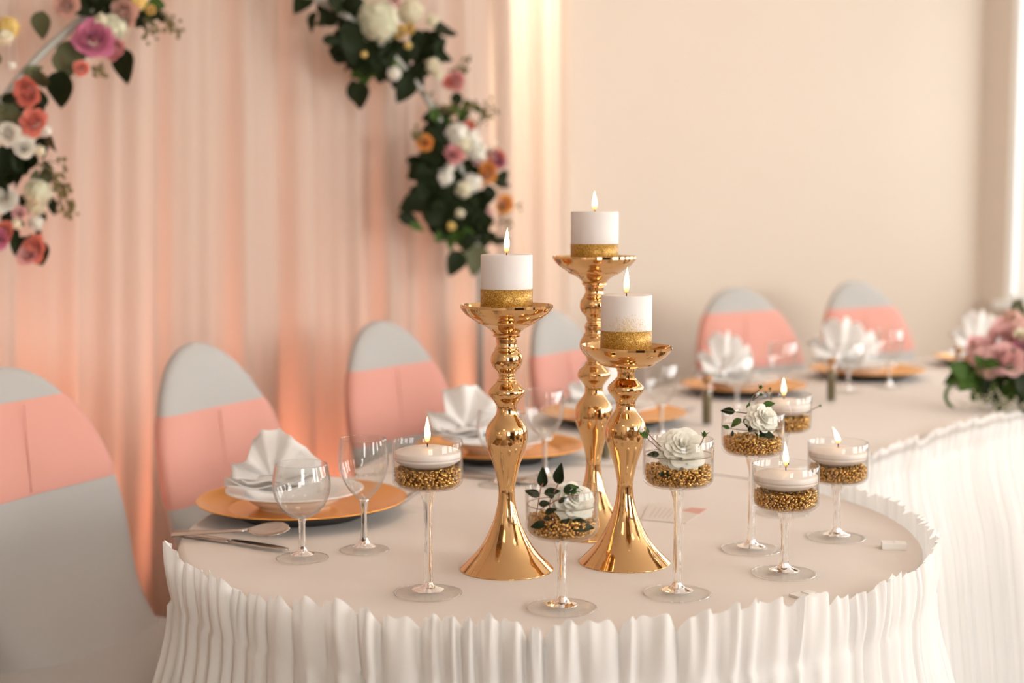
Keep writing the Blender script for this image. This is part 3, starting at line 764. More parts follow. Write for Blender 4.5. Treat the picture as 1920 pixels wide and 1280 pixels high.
# bowl between the candlesticks: upright dark sprig
g = gE
b0 = gp(g, 1002, 985, -.02); b1 = gp(g, 1040, 975, -.015)
sprig('rose_sprig', 'dark leafy sprig rising out of the low bowl between candlesticks',
      [[b0, gp(g, 1008, 950, -.02), gp(g, 1014, 915, -.015), gp(g, 1019, 905, -.01)], [b1, gp(g, 1030, 945, -.02), gp(g, 1043, 915, -.01), gp(g, 1047, 905, -.005)], [gp(g, 1012, 955, -.02), gp(g, 1050, 935, -.02), gp(g, 1085, 928, -.01)]],
      [(gp(g, 1018, 913, -.01), (-.05, -.2, 1), .024, 0), (gp(g, 1047, 908, -.005), (.05, -.2, 1), .026, 0), (gp(g, 1012, 930, -.02), (-1, 0, .45), .019, 0), (gp(g, 1020, 925, -.012), (1, -.1, .25), .020, 0), (gp(g, 1056, 921, -.01), (1, 0, .1), .023, 1), (gp(g, 1056, 920, -.012), (1, .2, .28), .021, 0), (gp(g, 1010, 945, -.02), (1, -.2, .15), .015, 0), (gp(g, 1035, 935, -.02), (-.2, -.2, 1), .014, 0), (gp(g, 1047, 942, -.02), (.8, -.2, .6), .013, 0), (gp(g, 1026, 965, -.025), (-.1, -.3, -1), .013, 0)], [])
sprig('fallen_rose_leaves', 'dark wet leaves lying on the gravel of the low bowl', [[gp(g, 1010, 968, -.03), gp(g, 1040, 985, -.033), gp(g, 1075, 985, -.03)]],
      [(gp(g, 1024, 982, -.034), (-1, -.1, -.1), .019, 0), (gp(g, 1022, 962, -.032), (.6, -.1, .3), .015, 0), (gp(g, 1050, 985, -.034), (.6, -.2, .5), .015, 0), (gp(g, 1066, 983, -.033), (1, 0, -.08), .031, 0), (gp(g, 1048, 992, -.034), (-.7, -.1, .2), .017, 0)], [])
g = gD
sprig('rose_sprig', 'sprig with a white bud hooked over the left rim beside the full rose',
      [[gp(g, 1238, 845, -.02), gp(g, 1225, 832, -.02), gp(g, 1208, 817, -.018)], [gp(g, 1240, 838, -.012), gp(g, 1222, 820, -.012), gp(g, 1212, 808, -.012)]],
      [(gp(g, 1215, 820, -.018), (-.8, -.2, .6), .014, 1), (gp(g, 1236, 852, -.02), (-1, -.2, .1), .015, 0), (gp(g, 1213, 815, -.012), (.1, 0, 1), .010, 1)], [(gp(g, 1203, 809, -.018), (-.2, -.1, 1), .0052, True)])
sprig('rose_sprig', 'sprig with a green bud at the right rim beside the full rose',
      [[gp(g, 1310, 838, -.015), gp(g, 1316, 828, -.015), gp(g, 1320, 818, -.015)]], [(gp(g, 1262, 890, -.035), (-1, -.1, .15), .018, 0), (gp(g, 1285, 893, -.035), (-.8, -.1, .5), .013, 0)], [(gp(g, 1320, 818, -.015), (.15, 0, 1), .0042, False)])
g = gF
sprig('rose_sprig', 'tall leafy sprig with buds rising behind the leaning white rose',
      [[gp(g, 1400, 790, 0), gp(g, 1402, 765, .005), gp(g, 1410, 745, .01), gp(g, 1424, 730, .012)], [gp(g, 1362, 827, -.01), gp(g, 1385, 820, -.02), gp(g, 1400, 812, -.02), gp(g, 1420, 805, -.02)], [gp(g, 1425, 828, -.02), gp(g, 1440, 818, -.02), gp(g, 1467, 832, -.02)], [gp(g, 1403, 775, 0), gp(g, 1380, 772, 0), gp(g, 1356, 768, 0)], [gp(g, 1412, 750, .01), gp(g, 1420, 745, .01), gp(g, 1426, 738, .01)]],
      [(gp(g, 1430, 760, 0), (1, -.1, .25), .018, 1), (gp(g, 1390, 785, -.01), (-.9, -.1, -.6), .019, 1), (gp(g, 1394, 785, -.01), (.6, -.2, -.8), .018, 0), (gp(g, 1408, 793, -.01), (1, -.1, .1), .013, 1), (gp(g, 1378, 772, 0), (-1, 0, .15), .020, 0), (gp(g, 1368, 803, -.02), (-.7, 0, .3), .011, 1), (gp(g, 1402, 768, .004), (.2, 0, 1), .011, 1), (gp(g, 1415, 812, -.02), (1, -.1, -.05), .021, 0), (gp(g, 1428, 812, -.02), (.9, -.1, -.2), .020, 0), (gp(g, 1404, 810, -.02), (.4, 0, .9), .012, 0), (gp(g, 1372, 818, -.02), (.2, 0, 1), .009, 0)],
      [(gp(g, 1425, 728, .012), (.4, 0, 1), .0036, False), (gp(g, 1426, 742, .01), (.3, 0, 1), .0032, False)], 'stem')
g = gG
sprig('rose_sprig', 'thin sprig with dark berries behind the candle bowl at the back', [[gp(g, 1512, 775, .0), gp(g, 1522, 768, 0), gp(g, 1536, 761, 0)], [gp(g, 1446, 752, -.01), gp(g, 1445, 740, -.01), gp(g, 1444, 730, -.01)], [gp(g, 1445, 742, -.01), gp(g, 1438, 738, -.01), gp(g, 1436, 735, -.01)]], [], [(gp(g, 1536, 761, 0), (1, 0, .3), .0024, False), (gp(g, 1444, 730, -.01), (0, 0, 1), .0024, False), (gp(g, 1436, 737, -.01), (0, 0, 1), .0020, False)], 'stem')

# ------------------------------------------------------------------ place settings
def charger(p, label):
    t = thing('charger_plate', label, 'charger', (p[0], p[1], .7505), 0, 'gold charger plates')
    lathe(cr([(.1655, .0255), (.1662, .0270), (.1650, .0278), (.158, .0262), (.140, .0200), (.120, .0145), (.112, .0130), (.06, .0124), (0, .0124)], 3), 96).build('plate_face', M['charger'], t)
    lathe([(0, .0), (.098, .0), (.104, .003), (.116, .0085), (.140, .0165), (.158, .0230), (.1655, .0256)], 96).build('underside', M['black'], t)
def soup_plate(p, label):
    t = thing('soup_plate', label, 'plate', (p[0], p[1], .7631), 0, 'white soup plates')
    pr = [(0, .001), (.050, .001), (.052, 0), (.056, 0), (.058, .003), (.072, .012), (.082, .021), (.107, .0275), (.1085, .0287), (.107, .0295), (.083, .0235), (.070, .015), (.052, .0065), (0, .0055)]
    lathe(cr(pr, 3), 72).build('dish', M['china'], t)
def napkin(p, rz, label, ribs, seed, scale=1.0, z=.7655, wx=1.0, sag=.016):
    """fan fold: ribs = (angle, length, depth) of the creases, fabric facets between them, over a flat folded band"""
    t = thing('napkin', label, 'napkin', (p[0], p[1], z), rz, 'folded white napkins'); r = random.Random(seed)
    rows = []
    for (ang, ln, dp) in ribs:
        a = math.radians(ang); row = []
        for j in range(7):
            v = j/6; rad = (.012+(ln-.012)*v)*scale
            bulge = math.sin(PI*v)*.006
            row.append((math.sin(a)*rad*wx, (dp*v*1.0+.004*math.sin(v*5+ang))*scale + bulge*r.uniform(-.6, .6), .012+math.cos(a)*rad*1.0))
        rows.append(row)
    full = []
    for i in range(len(rows)-1):                            # each facet slightly sagging between creases
        for k in range(4):
            s = k/4; full.append([Vector(rows[i][j]).lerp(Vector(rows[i+1][j]), s) + Vector((0, 0, -sag*scale*s*(1-s)*(j/6)**2)) for j in range(7)])
    full.append([Vector(q) for q in rows[-1]])
    o = grid(full).build('fan', M['napkin'], t)
    md = o.modifiers.new('thickness', 'SOLIDIFY'); md.thickness = .0016; md.offset = 0
    bs = .25+scale
    for li, (wx_, wy, zz, yy, tw) in enumerate(((.17, .075, .0, -.01, .05), (.15, .06, .006, -.018, -.08), (.12, .05, .012, -.022, .12))):
        rws = []
        for j in range(6):
            rws.append([(bs*(wx_)*(i/10-.5), bs*(wy*(j/5-.5)+yy), zz+.004*math.sin(i*.9+li*2)+.003*math.cos(j*1.3)+.010*(abs(i/10-.5)*2)**3) for i in range(11)])
        o = grid(rws).xf(Matrix.Rotation(tw, 4, 'Z')).build('folded_band', M['napkin'], t)
        md = o.modifiers.new('thickness', 'SOLIDIFY'); md.thickness = .002; md.offset = 1
FAN1 = [(-80, .085, -.045), (-63, .100, .006), (-44, .080, -.030), (-22, .112, .010), (-9, .136, -.018), (8, .134, .012), (20, .126, -.026), (42, .112, .008), (66, .120, -.016), (86, .105, .01)]
FAN2 = [(-86, .090, -.040), (-60, .112, .015), (-46, .082, -.030), (-26, .128, .020), (-6, .134, -.030), (14, .128, .018), (34, .104, -.036), (58, .120, .012), (84, .095, -.02)]
CH = [(560, 965), (938, 858), (1151, 793), (1394, 738), (1625, 708), (1850, 685)]
SET = ['nearest the left end of the table', 'behind the middle-height candlestick', 'behind the tall candlestick', 'in front of the nearer chair at the bare wall', 'in front of the farthest right chair', 'behind the pink bouquet']
for i, (q, nm) in enumerate(zip(CH, SET)):
    p = T(*q)
    if i == 0: p = Vector((-.334, 2.236, .75))
    charger(p, 'orange gold charger plate '+nm)
    off = Vector((-.012, 0, 0)) if i == 0 else Vector((-.006*i, 0, 0))
    soup_plate(p+off, 'white soup plate on the charger '+nm)
    rz = math.radians((8, 18, 15, 20, 12, 15)[i])
    napkin(p+off+Vector(((-.035, -.06, -.03, -.035, -.05, 0)[i], -.005, 0)), rz, 'white fan-folded napkin '+nm, FAN1 if i in (0, 2) else FAN2, 40+i, (.62, .70, .66, .72, .78, .78)[i], .7940, (1.15, 1.15, 1.2, 1.15, 1.4, 1.3)[i], (.016, .016, -.05, -.12, -.12, -.12)[i])

def wine_glass(p, kind, label):
    t = thing('wine_glass', label, 'wine glass', (p[0], p[1], .7505), 0, 'wine glasses'); th = .0011
    if kind == 'round':
        Hh = .133; out = [(.006, .056), (.012, .058), (.024, .066), (.0345, .080), (.0400, .098), (.0398, .112), (.0380, .124), (.0362, Hh)]
        st = [(0, .0565), (.0062, .0560), (.0050, .052), (.0045, .044), (.0045, .020), (.0052, .0140), (.0085, .0100), (.0150, .0070), (.0155, .0062), (0, .0050)]; fr = .0363
    else:
        Hh = .161; out = [(.006, .074), (.011, .077), (.021, .088), (.0300, .103), (.0350, .121), (.0357, .132), (.0345, .148), (.0330, Hh)]
        st = [(0, .0745), (.0068, .0735), (.0055, .066), (.0042, .055), (.0042, .035), (.0050, .020), (.0066, .0135), (.0095, .0100), (.0150, .0070), (.0155, .0062), (0, .0050)]; fr = .0350
    so = cr(out, 4); si = [(max(.001, r-th), z+.0012 if k < 8 else z) for k, (r, z) in enumerate(so)]
    lathe(so + [(so[-1][0]-th/2, Hh+.0006)] + list(reversed(si)) + [(0, out[0][1]+.004)], 56).build('bowl', M['wglass'], t)
    lathe(cr(st, 3), 28).build('stem', M['sglass'], t)
    ft = [(0, .0098), (.0068, .0095), (.012, .0068), (.023, .0042), (.033, .0026), (fr-.0006, .0020), (fr, .0012), (fr-.001, .0004), (.024, .0006), (.010, .0030), (0, .0034)]
    fo = lathe(cr(ft, 3), 56).build('foot', M['foot'], t)
    glass_rim(fr-.0004, .0012, fo)
WG = [('round', T(567, 1047), 'round-bowled wine glass in front of the nearest napkin'), ('tulip', T(683, 1032), 'tall tulip wine glass left of the candle bowl'),
      ('tulip', T(1021, 897), 'tulip wine glass right of the middle-height candlestick'), ('round', T(936, 910), 'round wine glass hidden behind the middle-height candlestick'),
      ('tulip', Vector((.316, 2.985, 0)), 'tulip wine glass right of the shortest candlestick'), ('tulip', Vector((.668, 3.49, 0)), 'tulip wine glass right of the napkin at the bare wall'),
      ('round', Vector((.545, 3.42, 0)), 'round wine glass in front of the napkin at the bare wall'), ('tulip', Vector((1.035, 3.88, 0)), 'tulip wine glass at far right before the last chair'),
      ('round', Vector((.900, 3.78, 0)), 'round wine glass beside the cork vial at far right')]
for k, p, lb in WG: wine_glass(p, k, lb)

def loft_strip(sections, n=8, th=.0014):
    """sections: (x, halfwidth, z, cup)"""
    top = [[(x, hw*(i/n*2-1), z + cup*((i/n*2-1)**2)) for i in range(n+1)] for x, hw, z, cup in sections]
    m = grid(top); k = len(m.v); v = [(x, y, z-th) for x, y, z in m.v]; f = [tuple(reversed(q)) for q in m.f]; m.add(v, f)
    R_, C_ = len(sections), n+1
    ring = [i for i in range(C_)] + [r*C_+C_-1 for r in range(1, R_)] + [(R_-1)*C_+i for i in range(C_-2, -1, -1)] + [r*C_ for r in range(R_-2, 0, -1)]
    for a, b in zip(ring, ring[1:]+ring[:1]): m.f.append((b, a, a+k, b+k))
    return m
def cutlery(kind, p, rz, label, tilt=0, roll=0, z=.752):
    t = thing(kind, label, kind.split('_')[-1], (p[0], p[1], z), 0, 'table cutlery')
    t.rotation_euler = (roll, tilt, rz)
    hd = [(0, .002, .0015, 0), (.003, .0075, .002, -.0004), (.03, .0070, .003, -.0006), (.07, .0042, .004, -.0006), (.105, .0032, .005, -.0004), (.120, .0034, .005, 0)]
    if kind == 'table_knife':
        loft_strip([(0, .004, .003, -.001), (.004, .0078, .0035, -.0015), (.05, .0075, .004, -.0015), (.095, .0062, .004, -.0015), (.1, .005, .004, -.001)], 8, .004).build('handle', M['steel'], t)
        loft_strip([(.098, .0055, .0035, 0), (.12, .0085, .0035, 0), (.16, .0092, .0035, 0), (.19, .0080, .0035, 0), (.205, .0045, .0035, 0), (.211, .0008, .0035, 0)], 6, .0016).build('blade', M['steel'], t)
    else:
        loft_strip(hd, 6, .0018).build('handle', M['steel'], t)
        if kind == 'dessert_spoon':
            loft_strip([(.118, .0034, .005, 0), (.126, .008, .0035, .0015), (.138, .0155, .0005, .0045), (.155, .0190, -.0010, .0065), (.170, .0165, .0005, .0055), (.180, .0100, .003, .0025), (.185, .0015, .005, .0002)], 10, .0014).build('spoon_bowl', M['steel'], t)
        else:
            loft_strip([(.118, .0034, .005, 0), (.130, .0105, .003, 0), (.148, .0115, .0015, 0)], 6, .0015).build('fork_neck', M['steel'], t)
            for k in range(4):
                y = -.0098+k*.0065
                loft_strip([(.147, .0017, .0015, 0), (.165, .0014, .002, 0), (.187, .0010, .005, 0), (.192, .0003, .006, 0)], 2, .0015).xf(Matrix.Translation((0, y, 0))).build('tine', M['steel'], t)
def along(px0, py0, px1, py1):
    a = T(px0, py0); b = T(px1, py1); return a, math.atan2(b.y-a.y, b.x-a.x)
a, r_ = along(337, 1004, 537, 1036); cutlery('table_knife', a, r_, 'steel knife under the spoon, in front of the nearest charger', z=.7525)
a, r_ = along(322, 1012, 516, 1022); cutlery('dessert_spoon', a, r_, 'steel spoon crossing the knife at the left table end', -.07, .35, z=.7585)
a, r_ = along(742, 948, 800, 915); cutlery('dessert_fork', a, r_, 'steel fork right of the nearest charger, behind the candle bowl', z=.7525)
a, r_ = along(860, 893, 985, 907); cutlery('table_knife', a, r_, 'steel knife behind the middle-height candlestick', z=.7525)
a, r_ = along(862, 884, 930, 898); cutlery('dessert_spoon', a, r_, 'steel spoon behind the candle bowl, by the second charger', z=.7525)
a, r_ = along(1062, 842, 1100, 822); cutlery('dessert_fork', a, r_, 'steel fork at the right of the second charger', z=.7525)
a, r_ = along(1262, 786, 1296, 768); cutlery('dessert_fork', a, r_, 'steel fork beside the charger behind the shortest candlestick', z=.7525)

def vial(p, label, h=.112):
    t = thing('cork_vial', label, 'vial', (p[0], p[1], .7505), 0, 'corked gift vials'); r = .0122
    lathe([(0, 0), (r*.8, .0), (r, .003), (r, h*.80), (r*.78, h*.85), (r*.78, h*.90), (r*.70, h*.90), (r*.70, h*.85), (r*.9, h*.79), (r*.9, .004), (0, .002)], 28).build('tube', M['glass'], t)
    lathe([(0, .003), (r*.86, .0045), (r*.86, h*.70), (r*.3, h*.73), (0, h*.73)], 24).build('contents', M['herb'], t)
    lathe([(0, h*.84), (r*.66, h*.84), (r*.76, h*.905), (r*.90, h*.91), (r*.94, h), (0, h+.0005)], 24).build('cork', M['cork'], t)
vial(T(1134, 862), 'corked vial between the tall and shortest candlesticks')
vial(T(1325, 797), 'corked vial left of the leaning rose bowl')
vial(T(1558, 753), 'corked vial between the two chairs at the bare wall')
vial(T(1795, 728), 'corked vial rising behind the pink bouquet')

# printed card lying on the cloth
cc = [T(1202, 975), T(1287, 982), T(1326, 955), T(1217, 946)]; c0 = sum(cc, Vector())/4
t = thing('place_card', 'cream printed card lying on the cloth behind the full rose bowl', 'card', (c0.x, c0.y, .7502))
def cpt(u, v): return (cc[0]*(1-u)*(1-v)+cc[1]*u*(1-v)+cc[2]*u*v+cc[3]*(1-u)*v) - c0
def cquad(us, z0, z1): return slab([cpt(*u) for u in us], z0, z1)
cquad([(0, 0), (1, 0), (1, 1), (0, 1)], .0003, .0010).build('sheet', M['card'], t, False)
cquad([(.62, .75), (1.0, .62), (1, 1), (.74, 1)], .0010, .0012).build('pink_print', M['cardpink'], t, False)
for k in range(5): cquad([(.14+.09*k, .2), (.16+.09*k, .2), (.16+.09*k, .85), (.14+.09*k, .85)], .0010, .0012).build('print_line', M['ink'], t, False)

# ------------------------------------------------------------------ flower arch and its garlands
HS = .30                                                # the arch stands this far from the wall
HP = RW(0, HS, 0)
def hoop(s, h): return HP - A*s + Vector((0, 0, h))
S0, HR, HZ = 2.4 + (K - Vector((.85, 5.4, 0))).dot(A), .77, 1.02
ar = thing('flower_arch', 'grey metal arch tube standing in front of the drape', 'arch', hoop(S0, 0))
pts = [hoop(S0-HR, .012), hoop(S0-HR, .5)] + [hoop(S0-HR*math.cos(PI*k/40), HZ+HR*math.sin(PI*k/40)) for k in range(41)] + [hoop(S0+HR, .5), hoop(S0+HR, .012)]
tube([p-ar.location for p in pts], .009, 12).build('arch_tube', M['pole'], ar)
for s in (-1, 1): box(hoop(S0+s*HR, .006)-ar.location, (.22, .30, .012), None, Matrix.Rotation(PI/4, 3, 'Z')).build('base_plate', M['pole'], ar, False)
VIEW = Vector((0, -1, .1))
def gl(px, py, out=0):
    p = hit(px, py, HP, B); return p + (Vector((0, 0, CZ))-p).normalized()*out
def pxm(p): return F_PX/((p-Vector((0, 0, CZ))).dot(Vector((0, math.cos(PITCH), -math.sin(PITCH)))))
def garland(name, label, anchor, blooms, leaves, fills, berries, seed):
    t = thing(name, label, 'garland', gl(*anchor), 0, 'flower garlands on the arch'); r = random.Random(seed)
    for (px, py, rad, col, kind) in blooms:
        p = gl(px, py, .03+r.uniform(0, .035)); s = rad/pxm(p)
        fc = VIEW + Vector((r.uniform(-.5, .5), 0, r.uniform(-.3, .5)))
        if kind == 'h': put_bloom(t, p, s, fc, floret_ball(col, int(px) % 3), 'hydrangea', r.uniform(0, 6))
        elif kind == 'b': put_bloom(t, p, s, fc, floret_ball(col, 9, 16, .55), 'blossom', r.uniform(0, 6))
        else: put_bloom(t, p, s*1.32, fc, rose_mesh(col, int(px) % 3), 'rose', r.uniform(0, 6))
    for (px, py, dx, dy, col, kd) in leaves:            # base pixel, vector to the tip in pixels
        p = gl(px, py, r.uniform(.0, .05)); q = gl(px+dx, py+dy, r.uniform(.0, .05)); d = q-p
        put_leaf(t, p, d, d.length, col, kd, VIEW + Vector((r.uniform(-.4, .4), 0, r.uniform(-.3, .6))))
    for (px, py, sx, sy, n, ln, col) in fills:          # clumps of single leaves
        for k in range(n):
            p = gl(px+r.gauss(0, sx*.5), py+r.gauss(0, sy*.5), r.uniform(-.05, .03)); a = r.uniform(0, 6.28)
            d = Vector((math.cos(a), r.uniform(-.4, .4), math.sin(a)-.25)).normalized(); s = ln*r.uniform(.7, 1.25)/pxm(p)
            put_leaf(t, p-d*s*.5, d, s, col, r.choice((0, 1)), VIEW + Vector((r.uniform(-.7, .7), 0, r.uniform(-.4, .9))))
    for (px, py, n, spread, dx, dy, col) in berries:    # fine twigs with small berries or buds
        for k in range(n):
            p = gl(px, py, .02); q = gl(px+dx+r.gauss(0, spread), py+dy+r.gauss(0, spread), .03); mid = (p+q)/2 + Vector((0, 0, .008))
            m = tube([Vector(x)-t.location for x in cr([p, mid, q], 4)], .0013, 5); o = m.build('twig', M['stem'], t)
            mm = MB()
            for b in range(4):
                c = q + Vector((r.uniform(-.012, .012), r.uniform(-.01, .01), r.uniform(-.014, .012))) - t.location
                bm = bmesh.new(); bmesh.ops.create_icosphere(bm, subdivisions=1, radius=r.uniform(.004, .0065), matrix=Matrix.Translation(c)); bm.verts.index_update()
                mm.add([v.co.copy() for v in bm.verts], [[v.index for v in f.verts] for f in bm.faces]); bm.free()
            mm.build('berries', M[col], o)
    return t
garland('flower_garland', 'garland of coral and magenta roses on the left of the arch', (60, 250),
    [(124, 8, 23, 'blush', 'r'), (231, 26, 25, 'blush', 'r'), (260, 2, 16, 'yellow', 'b'), (283, 18, 9, 'yellow', 'r'), (176, 72, 33, 'magenta', 'r'), (214, 93, 20, 'pink', 'r'), (212, 54, 28, 'greenwhite', 'h'), (190, 40, 14, 'cream', 'b'), (152, 128, 13, 'coral', 'r'), (49, 172, 27, 'coral', 'r'), (62, 228, 23, 'coral', 'r'), (14, 250, 20, 'white', 'r'), (45, 276, 19, 'white', 'r'), (85, 245, 11, 'white', 'b'), (74, 283, 11, 'cream', 'b'), (70, 362, 27, 'greenwhite', 'h'), (68, 385, 20, 'greenwhite', 'h'), (6, 374, 23, 'white', 'r'), (36, 398, 13, 'palepink', 'r'), (6, 438, 22, 'coral', 'r'), (-4, 448, 18, 'magenta', 'r'), (62, 467, 24, 'coral', 'r'), (50, 478, 18, 'palepink', 'r'), (68, 418, 14, 'white', 'b'), (30, 420, 10, 'cream', 'b'), (16, 52, 22, 'yellow', 'h'), (8, 70, 17, 'cream', 'b'), (22, 123, 8, 'white', 'b')],
    [(118, 132, -12, 72, 'leaf', 1), (140, 75, -14, 62, 'leafg', 1), (108, 95, 8, 50, 'leafg', 0), (234, 90, -4, 66, 'leaf', 1), (222, 95, 28, 18, 'leaf', 0), (80, 20, -6, 54, 'leafg', 1), (45, 142, 35, -22, 'leafg', 0), (70, 130, 8, 42, 'leafg', 1), (-10, 205, 58, 38, 'leafg', 1), (-10, 200, 40, 52, 'leafg', 1), (10, 270, 4, 76, 'leaf', 1), (20, 285, 42, 30, 'leaf', 1), (42, 180, 35, 45, 'leaf', 0), (25, 180, 30, 16, 'leaf', 0), (85, 200, -12, -34, 'leaf', 0), (92, 250, 8, 40, 'stem', 2), (92, 345, -4, -30, 'leafg', 0), (75, 395, 12, 20, 'leaf', 0), (20, 400, -8, 26, 'leaf', 0), (30, 440, -2, 34, 'leaf', 0), (72, 450, 6, 48, 'leaf', 1), (62, 480, 14, 20, 'leaf', 0), (96, 368, 6, 40, 'leaf', 2), (0, 120, -20, -30, 'leafg', 0), (8, 335, -4, 40, 'leaf', 1)],
    [(180, 8, 60, 28, 30, 38, 'leaf'), (205, 25, 40, 20, 10, 30, 'leaf'), (285, 32, 34, 26, 16, 22, 'leaf'), (265, 12, 40, 18, 8, 26, 'leafb'), (40, 300, 44, 34, 12, 40, 'leaf'), (15, 320, 26, 30, 10, 44, 'leaf'), (50, 195, 34, 24, 8, 34, 'leaf'), (25, 395, 30, 26, 9, 28, 'leaf'), (75, 330, 26, 18, 6, 26, 'leafg'), (5, 200, 26, 30, 8, 40, 'leafg'), (45, 440, 34, 24, 8, 26, 'leaf')],
    [(295, 20, 5, 12, 28, 30, 'berry'), (270, 35, 4, 8, 14, 22, 'berry'), (100, 350, 5, 14, 22, 8, 'berry'), (108, 365, 5, 10, 20, 28, 'berry'), (70, 310, 4, 10, 40, 14, 'berry'), (190, 120, 3, 6, 0, 14, 'berry')], 3)
garland('flower_garland', 'garland with a big white hydrangea and orange roses on the right of the arch', (800, 220),
    [(708, 40, 42, 'greenwhite', 'h'), (770, 22, 25, 'cream', 'h'), (750, 60, 12, 'yellow', 'r'), (768, 54, 10, 'yellow', 'r'), (765, 85, 7, 'yellow', 'b'), (683, 102, 6, 'yellow', 'b'), (738, 3, 12, 'palepink', 'r'), (810, 38, 12, 'cream', 'b'), (811, 122, 14, 'cream', 'b'), (739, 138, 13, 'white', 'b'), (820, 140, 10, 'cream', 'b'), (851, 152, 18, 'pink', 'r'), (842, 154, 10, 'coral', 'r'), (857, 252, 22, 'white', 'b'), (881, 262, 22, 'white', 'b'), (893, 285, 18, 'white', 'b'), (868, 270, 16, 'cream', 'b'), (879, 238, 11, 'coral', 'r'), (796, 268, 15, 'orange', 'r'), (851, 289, 17, 'pink', 'r'), (843, 314, 11, 'white', 'b'), (834, 333, 16, 'white', 'b'), (885, 342, 18, 'white', 'b'), (868, 355, 16, 'cream', 'b'), (895, 300, 10, 'palepink', 'r'), (911, 323, 20, 'orange', 'r'), (930, 297, 17, 'coral', 'r'), (935, 302, 12, 'magenta', 'r'), (946, 384, 17, 'orange', 'r'), (862, 400, 9, 'cream', 'b'), (846, 424, 8, 'yellow', 'b'), (918, 400, 9, 'palepink', 'b')],
    [(580, -8, -28, 26, 'leaf', 1), (590, 22, -10, 32, 'leaf', 2), (602, 25, 4, 30, 'leaf', 2), (612, -10, 40, 30, 'leaf', 1), (660, 150, 18, 56, 'leaf', 0), (676, 152, -4, 52, 'leaf', 1), (772, 145, -26, 44, 'leaf', 1), (778, 130, -22, 30, 'leaf', 1), (820, 62, 30, -22, 'leaf', 1), (812, 84, 30, 18, 'leaf', 1), (790, 125, 28, 14, 'leaf', 1), (855, 172, 2, 32, 'leaf', 1), (930, 330, 28, 12, 'leaf', 1), (925, 345, 26, -18, 'leaf', 1), (900, 395, 4, 52, 'leaf', 1), (895, 400, 28, 40, 'leaf', 1), (915, 395, -24, 44, 'leaf', 1), (865, 470, -22, 44, 'leaf', 1), (860, 478, -14, 36, 'leaf', 1), (893, 455, -2, 58, 'leafg', 1), (885, 450, -18, 22, 'leaf', 0), (870, 375, 40, 12, 'leaf', 0), (655, 60, 10, 60, 'leaf', 1), (640, 60, 50, 40, 'leaf', 1), (930, 460, 14, -24, 'leaf', 1)],
    [(670, 80, 50, 46, 46, 44, 'leaf'), (715, 112, 62, 34, 50, 40, 'leaf'), (640, 20, 40, 30, 14, 40, 'leaf'), (800, 90, 50, 40, 16, 34, 'leaf'), (780, 135, 36, 24, 8, 32, 'leaf'), (820, 260, 40, 46, 30, 36, 'leaf'), (822, 310, 44, 50, 70, 42, 'leaf'), (826, 365, 50, 54, 80, 44, 'leaf'), (845, 405, 40, 30, 24, 40, 'leaf'), (858, 435, 44, 22, 16, 36, 'leafb'), (880, 380, 40, 30, 14, 38, 'leaf'), (835, 225, 40, 26, 10, 28, 'leafb'), (905, 430, 30, 26, 12, 36, 'leaf'), (690, 135, 40, 14, 8, 24, 'leafb'), (865, 205, 26, 30, 7, 26, 'leafb')],
    [(895, 240, 6, 9, 24, -32, 'berry'), (880, 215, 4, 8, 6, -16, 'berry'), (830, 215, 4, 12, -4, -20, 'berry'), (800, 262, 4, 8, -20, -8, 'berry'), (905, 300, 4, 10, 10, -30, 'white'), (850, 135, 4, 8, 12, -14, 'berry'), (945, 390, 3, 8, 14, -6, 'berry'), (915, 430, 3, 8, 30, -20, 'berry')], 4)

# ------------------------------------------------------------------ bouquet on the long table
BP = T(1862, 768); BY = BP.y
bq = thing('bouquet', 'bouquet of pink roses and leaves lying on the long table', 'bouquet', BP)
r = random.Random(11)
def bpt(px, py, dy=0): return at_y(px, py, BY+dy)
for (px, py, rad, col, kind, dy) in [(1845, 672, 30, 'palepink', 'h', 0), (1838, 655, 26, 'palepink', 'r', .02), (1885, 635, 34, 'palepink', 'r', .03), (1888, 672, 32, 'palepink', 'r', -.04), (1925, 655, 26, 'magenta', 'r', -.02), (1915, 618, 26, 'palepink', 'h', .05), (1918, 632, 16, 'cream', 'r', -.01), (1850, 690, 22, 'blush', 'h', -.02), (1940, 690, 34, 'pink', 'r', .0), (1960, 630, 30, 'palepink', 'r', .04), (1985, 670, 30, 'pink', 'r', .02), (1900, 600, 20, 'blush', 'b', .05)]:
    p = bpt(px, py, dy); s = rad/pxm(p); fc = VIEW + Vector((r.uniform(-.4, .3), 0, r.uniform(.2, .7)))
    if kind == 'h': put_bloom(bq, p, s, fc, floret_ball(col, 1), 'hydrangea')
    elif kind == 'b': put_bloom(bq, p, s, fc, floret_ball(col, 9, 16, .55), 'blossom')
    else: put_bloom(bq, p, s*1.32, fc, rose_mesh(col, int(px) % 3), 'rose', r.uniform(0, 6))
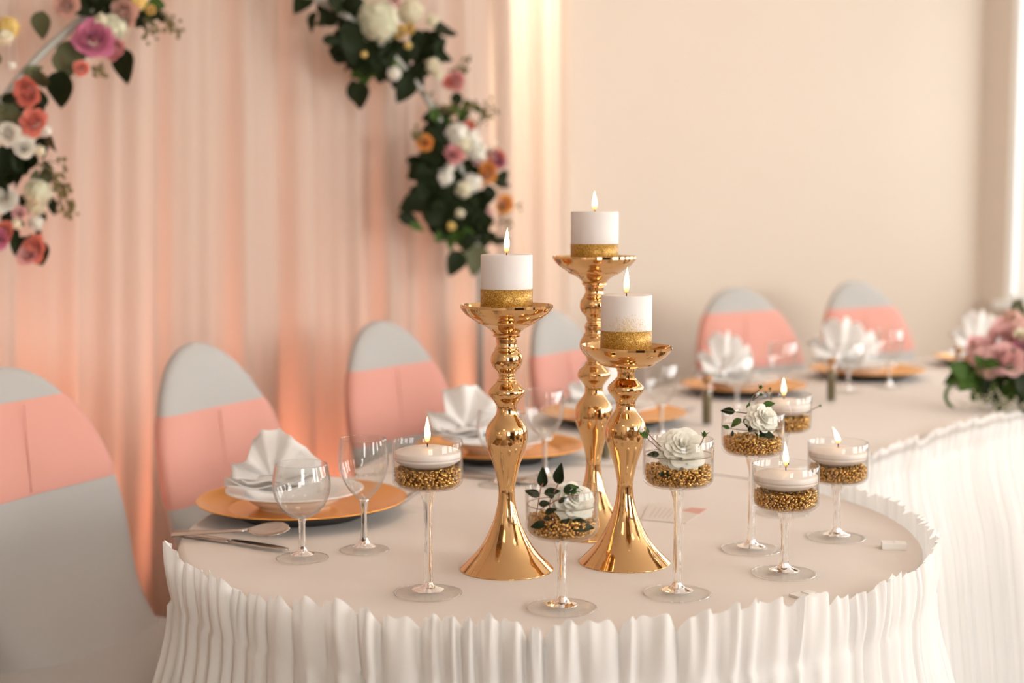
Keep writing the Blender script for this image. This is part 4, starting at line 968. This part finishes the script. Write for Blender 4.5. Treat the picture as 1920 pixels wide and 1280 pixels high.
for (px, py, dx, dy, col, kd) in [(1830, 690, -58, 24, 'leafb', 0), (1800, 690, 24, -10, 'leaf', 1), (1860, 700, -36, 46, 'leafb', 1), (1815, 705, -30, -22, 'leafb', 1), (1870, 705, -18, 48, 'leaf', 1), (1890, 710, 6, 48, 'leafb', 1), (1910, 700, 20, 50, 'leaf', 1), (1860, 712, 12, 56, 'leaf', 0), (1892, 665, 12, -16, 'leaf', 0), (1822, 712, -20, 14, 'leafb', 1), (1900, 730, -30, 40, 'leafb', 0), (1930, 720, -10, 50, 'leaf', 1), (1845, 710, -4, -40, 'leafb', 0)]:
    p = bpt(px, py, r.uniform(-.05, .0)); q = bpt(px+dx, py+dy, r.uniform(-.08, -.02)); q.z = max(q.z, .757); d = q-p
    put_leaf(bq, p, d, d.length, col, kd, VIEW + Vector((r.uniform(-.4, .4), 0, .5)))
for k in range(46):
    p = bpt(r.uniform(1840, 1985), r.uniform(680, 750), r.uniform(-.06, .10)); a = r.uniform(0, 6.28)
    d = Vector((math.cos(a), r.uniform(-.7, .3), math.sin(a)*.6-.2)).normalized(); s = r.uniform(.035, .06); q = p+d*s
    if q.z < .758 or p.z < .758: continue
    put_leaf(bq, p, d, s, r.choice(('leaf', 'leafb')), r.choice((0, 1)), VIEW + Vector((r.uniform(-.6, .6), 0, .7)))
lp = [bpt(x, y, -.05) for x, y in ((1822, 712), (1800, 712), (1782, 722), (1773, 740), (1778, 756), (1788, 764))]
tube([Vector(p)-bq.location for p in cr(lp, 5)], [.0030]*3+[.0048]*20+[.0030]*3, 8).build('grass_loop', M['leafb'], bq)
mb = MB(); m2 = MB()
for k in range(150):
    c = bpt(r.gauss(1880, 34), r.gauss(752, 12), r.uniform(-.07, -.03)); c.z = max(c.z, .757)
    bm = bmesh.new(); bmesh.ops.create_icosphere(bm, subdivisions=1, radius=r.uniform(.0018, .0034), matrix=Matrix.Translation(c-bq.location)); bm.verts.index_update()
    mb.add([v.co.copy() for v in bm.verts], [[v.index for v in f.verts] for f in bm.faces]); bm.free()
    if k % 2: tube([c-bq.location, c-bq.location+Vector((r.uniform(-.02, .03), .03, r.uniform(0, .03)))], .0007, 4, m2)
o = mb.build('baby_breath', M['cream'], bq); o['kind'] = 'stuff'
o = m2.build('fine_twigs', M['leafb'], bq); o['kind'] = 'stuff'
for k in range(5):
    p = bpt(1898+r.uniform(-6, 14), 610, .05); q = bpt(1893+r.uniform(-8, 26), 560+r.uniform(-8, 30), .06)
    tube([p-bq.location, (p+q)/2-bq.location+Vector((.006, 0, 0)), q-bq.location], .0012, 5).build('stem', M['stem'], bq)
    put_leaf(bq, (p+q)/2, (q-p)+Vector((r.uniform(-.03, .03), 0, 0)), .035, 'leafg', 2)
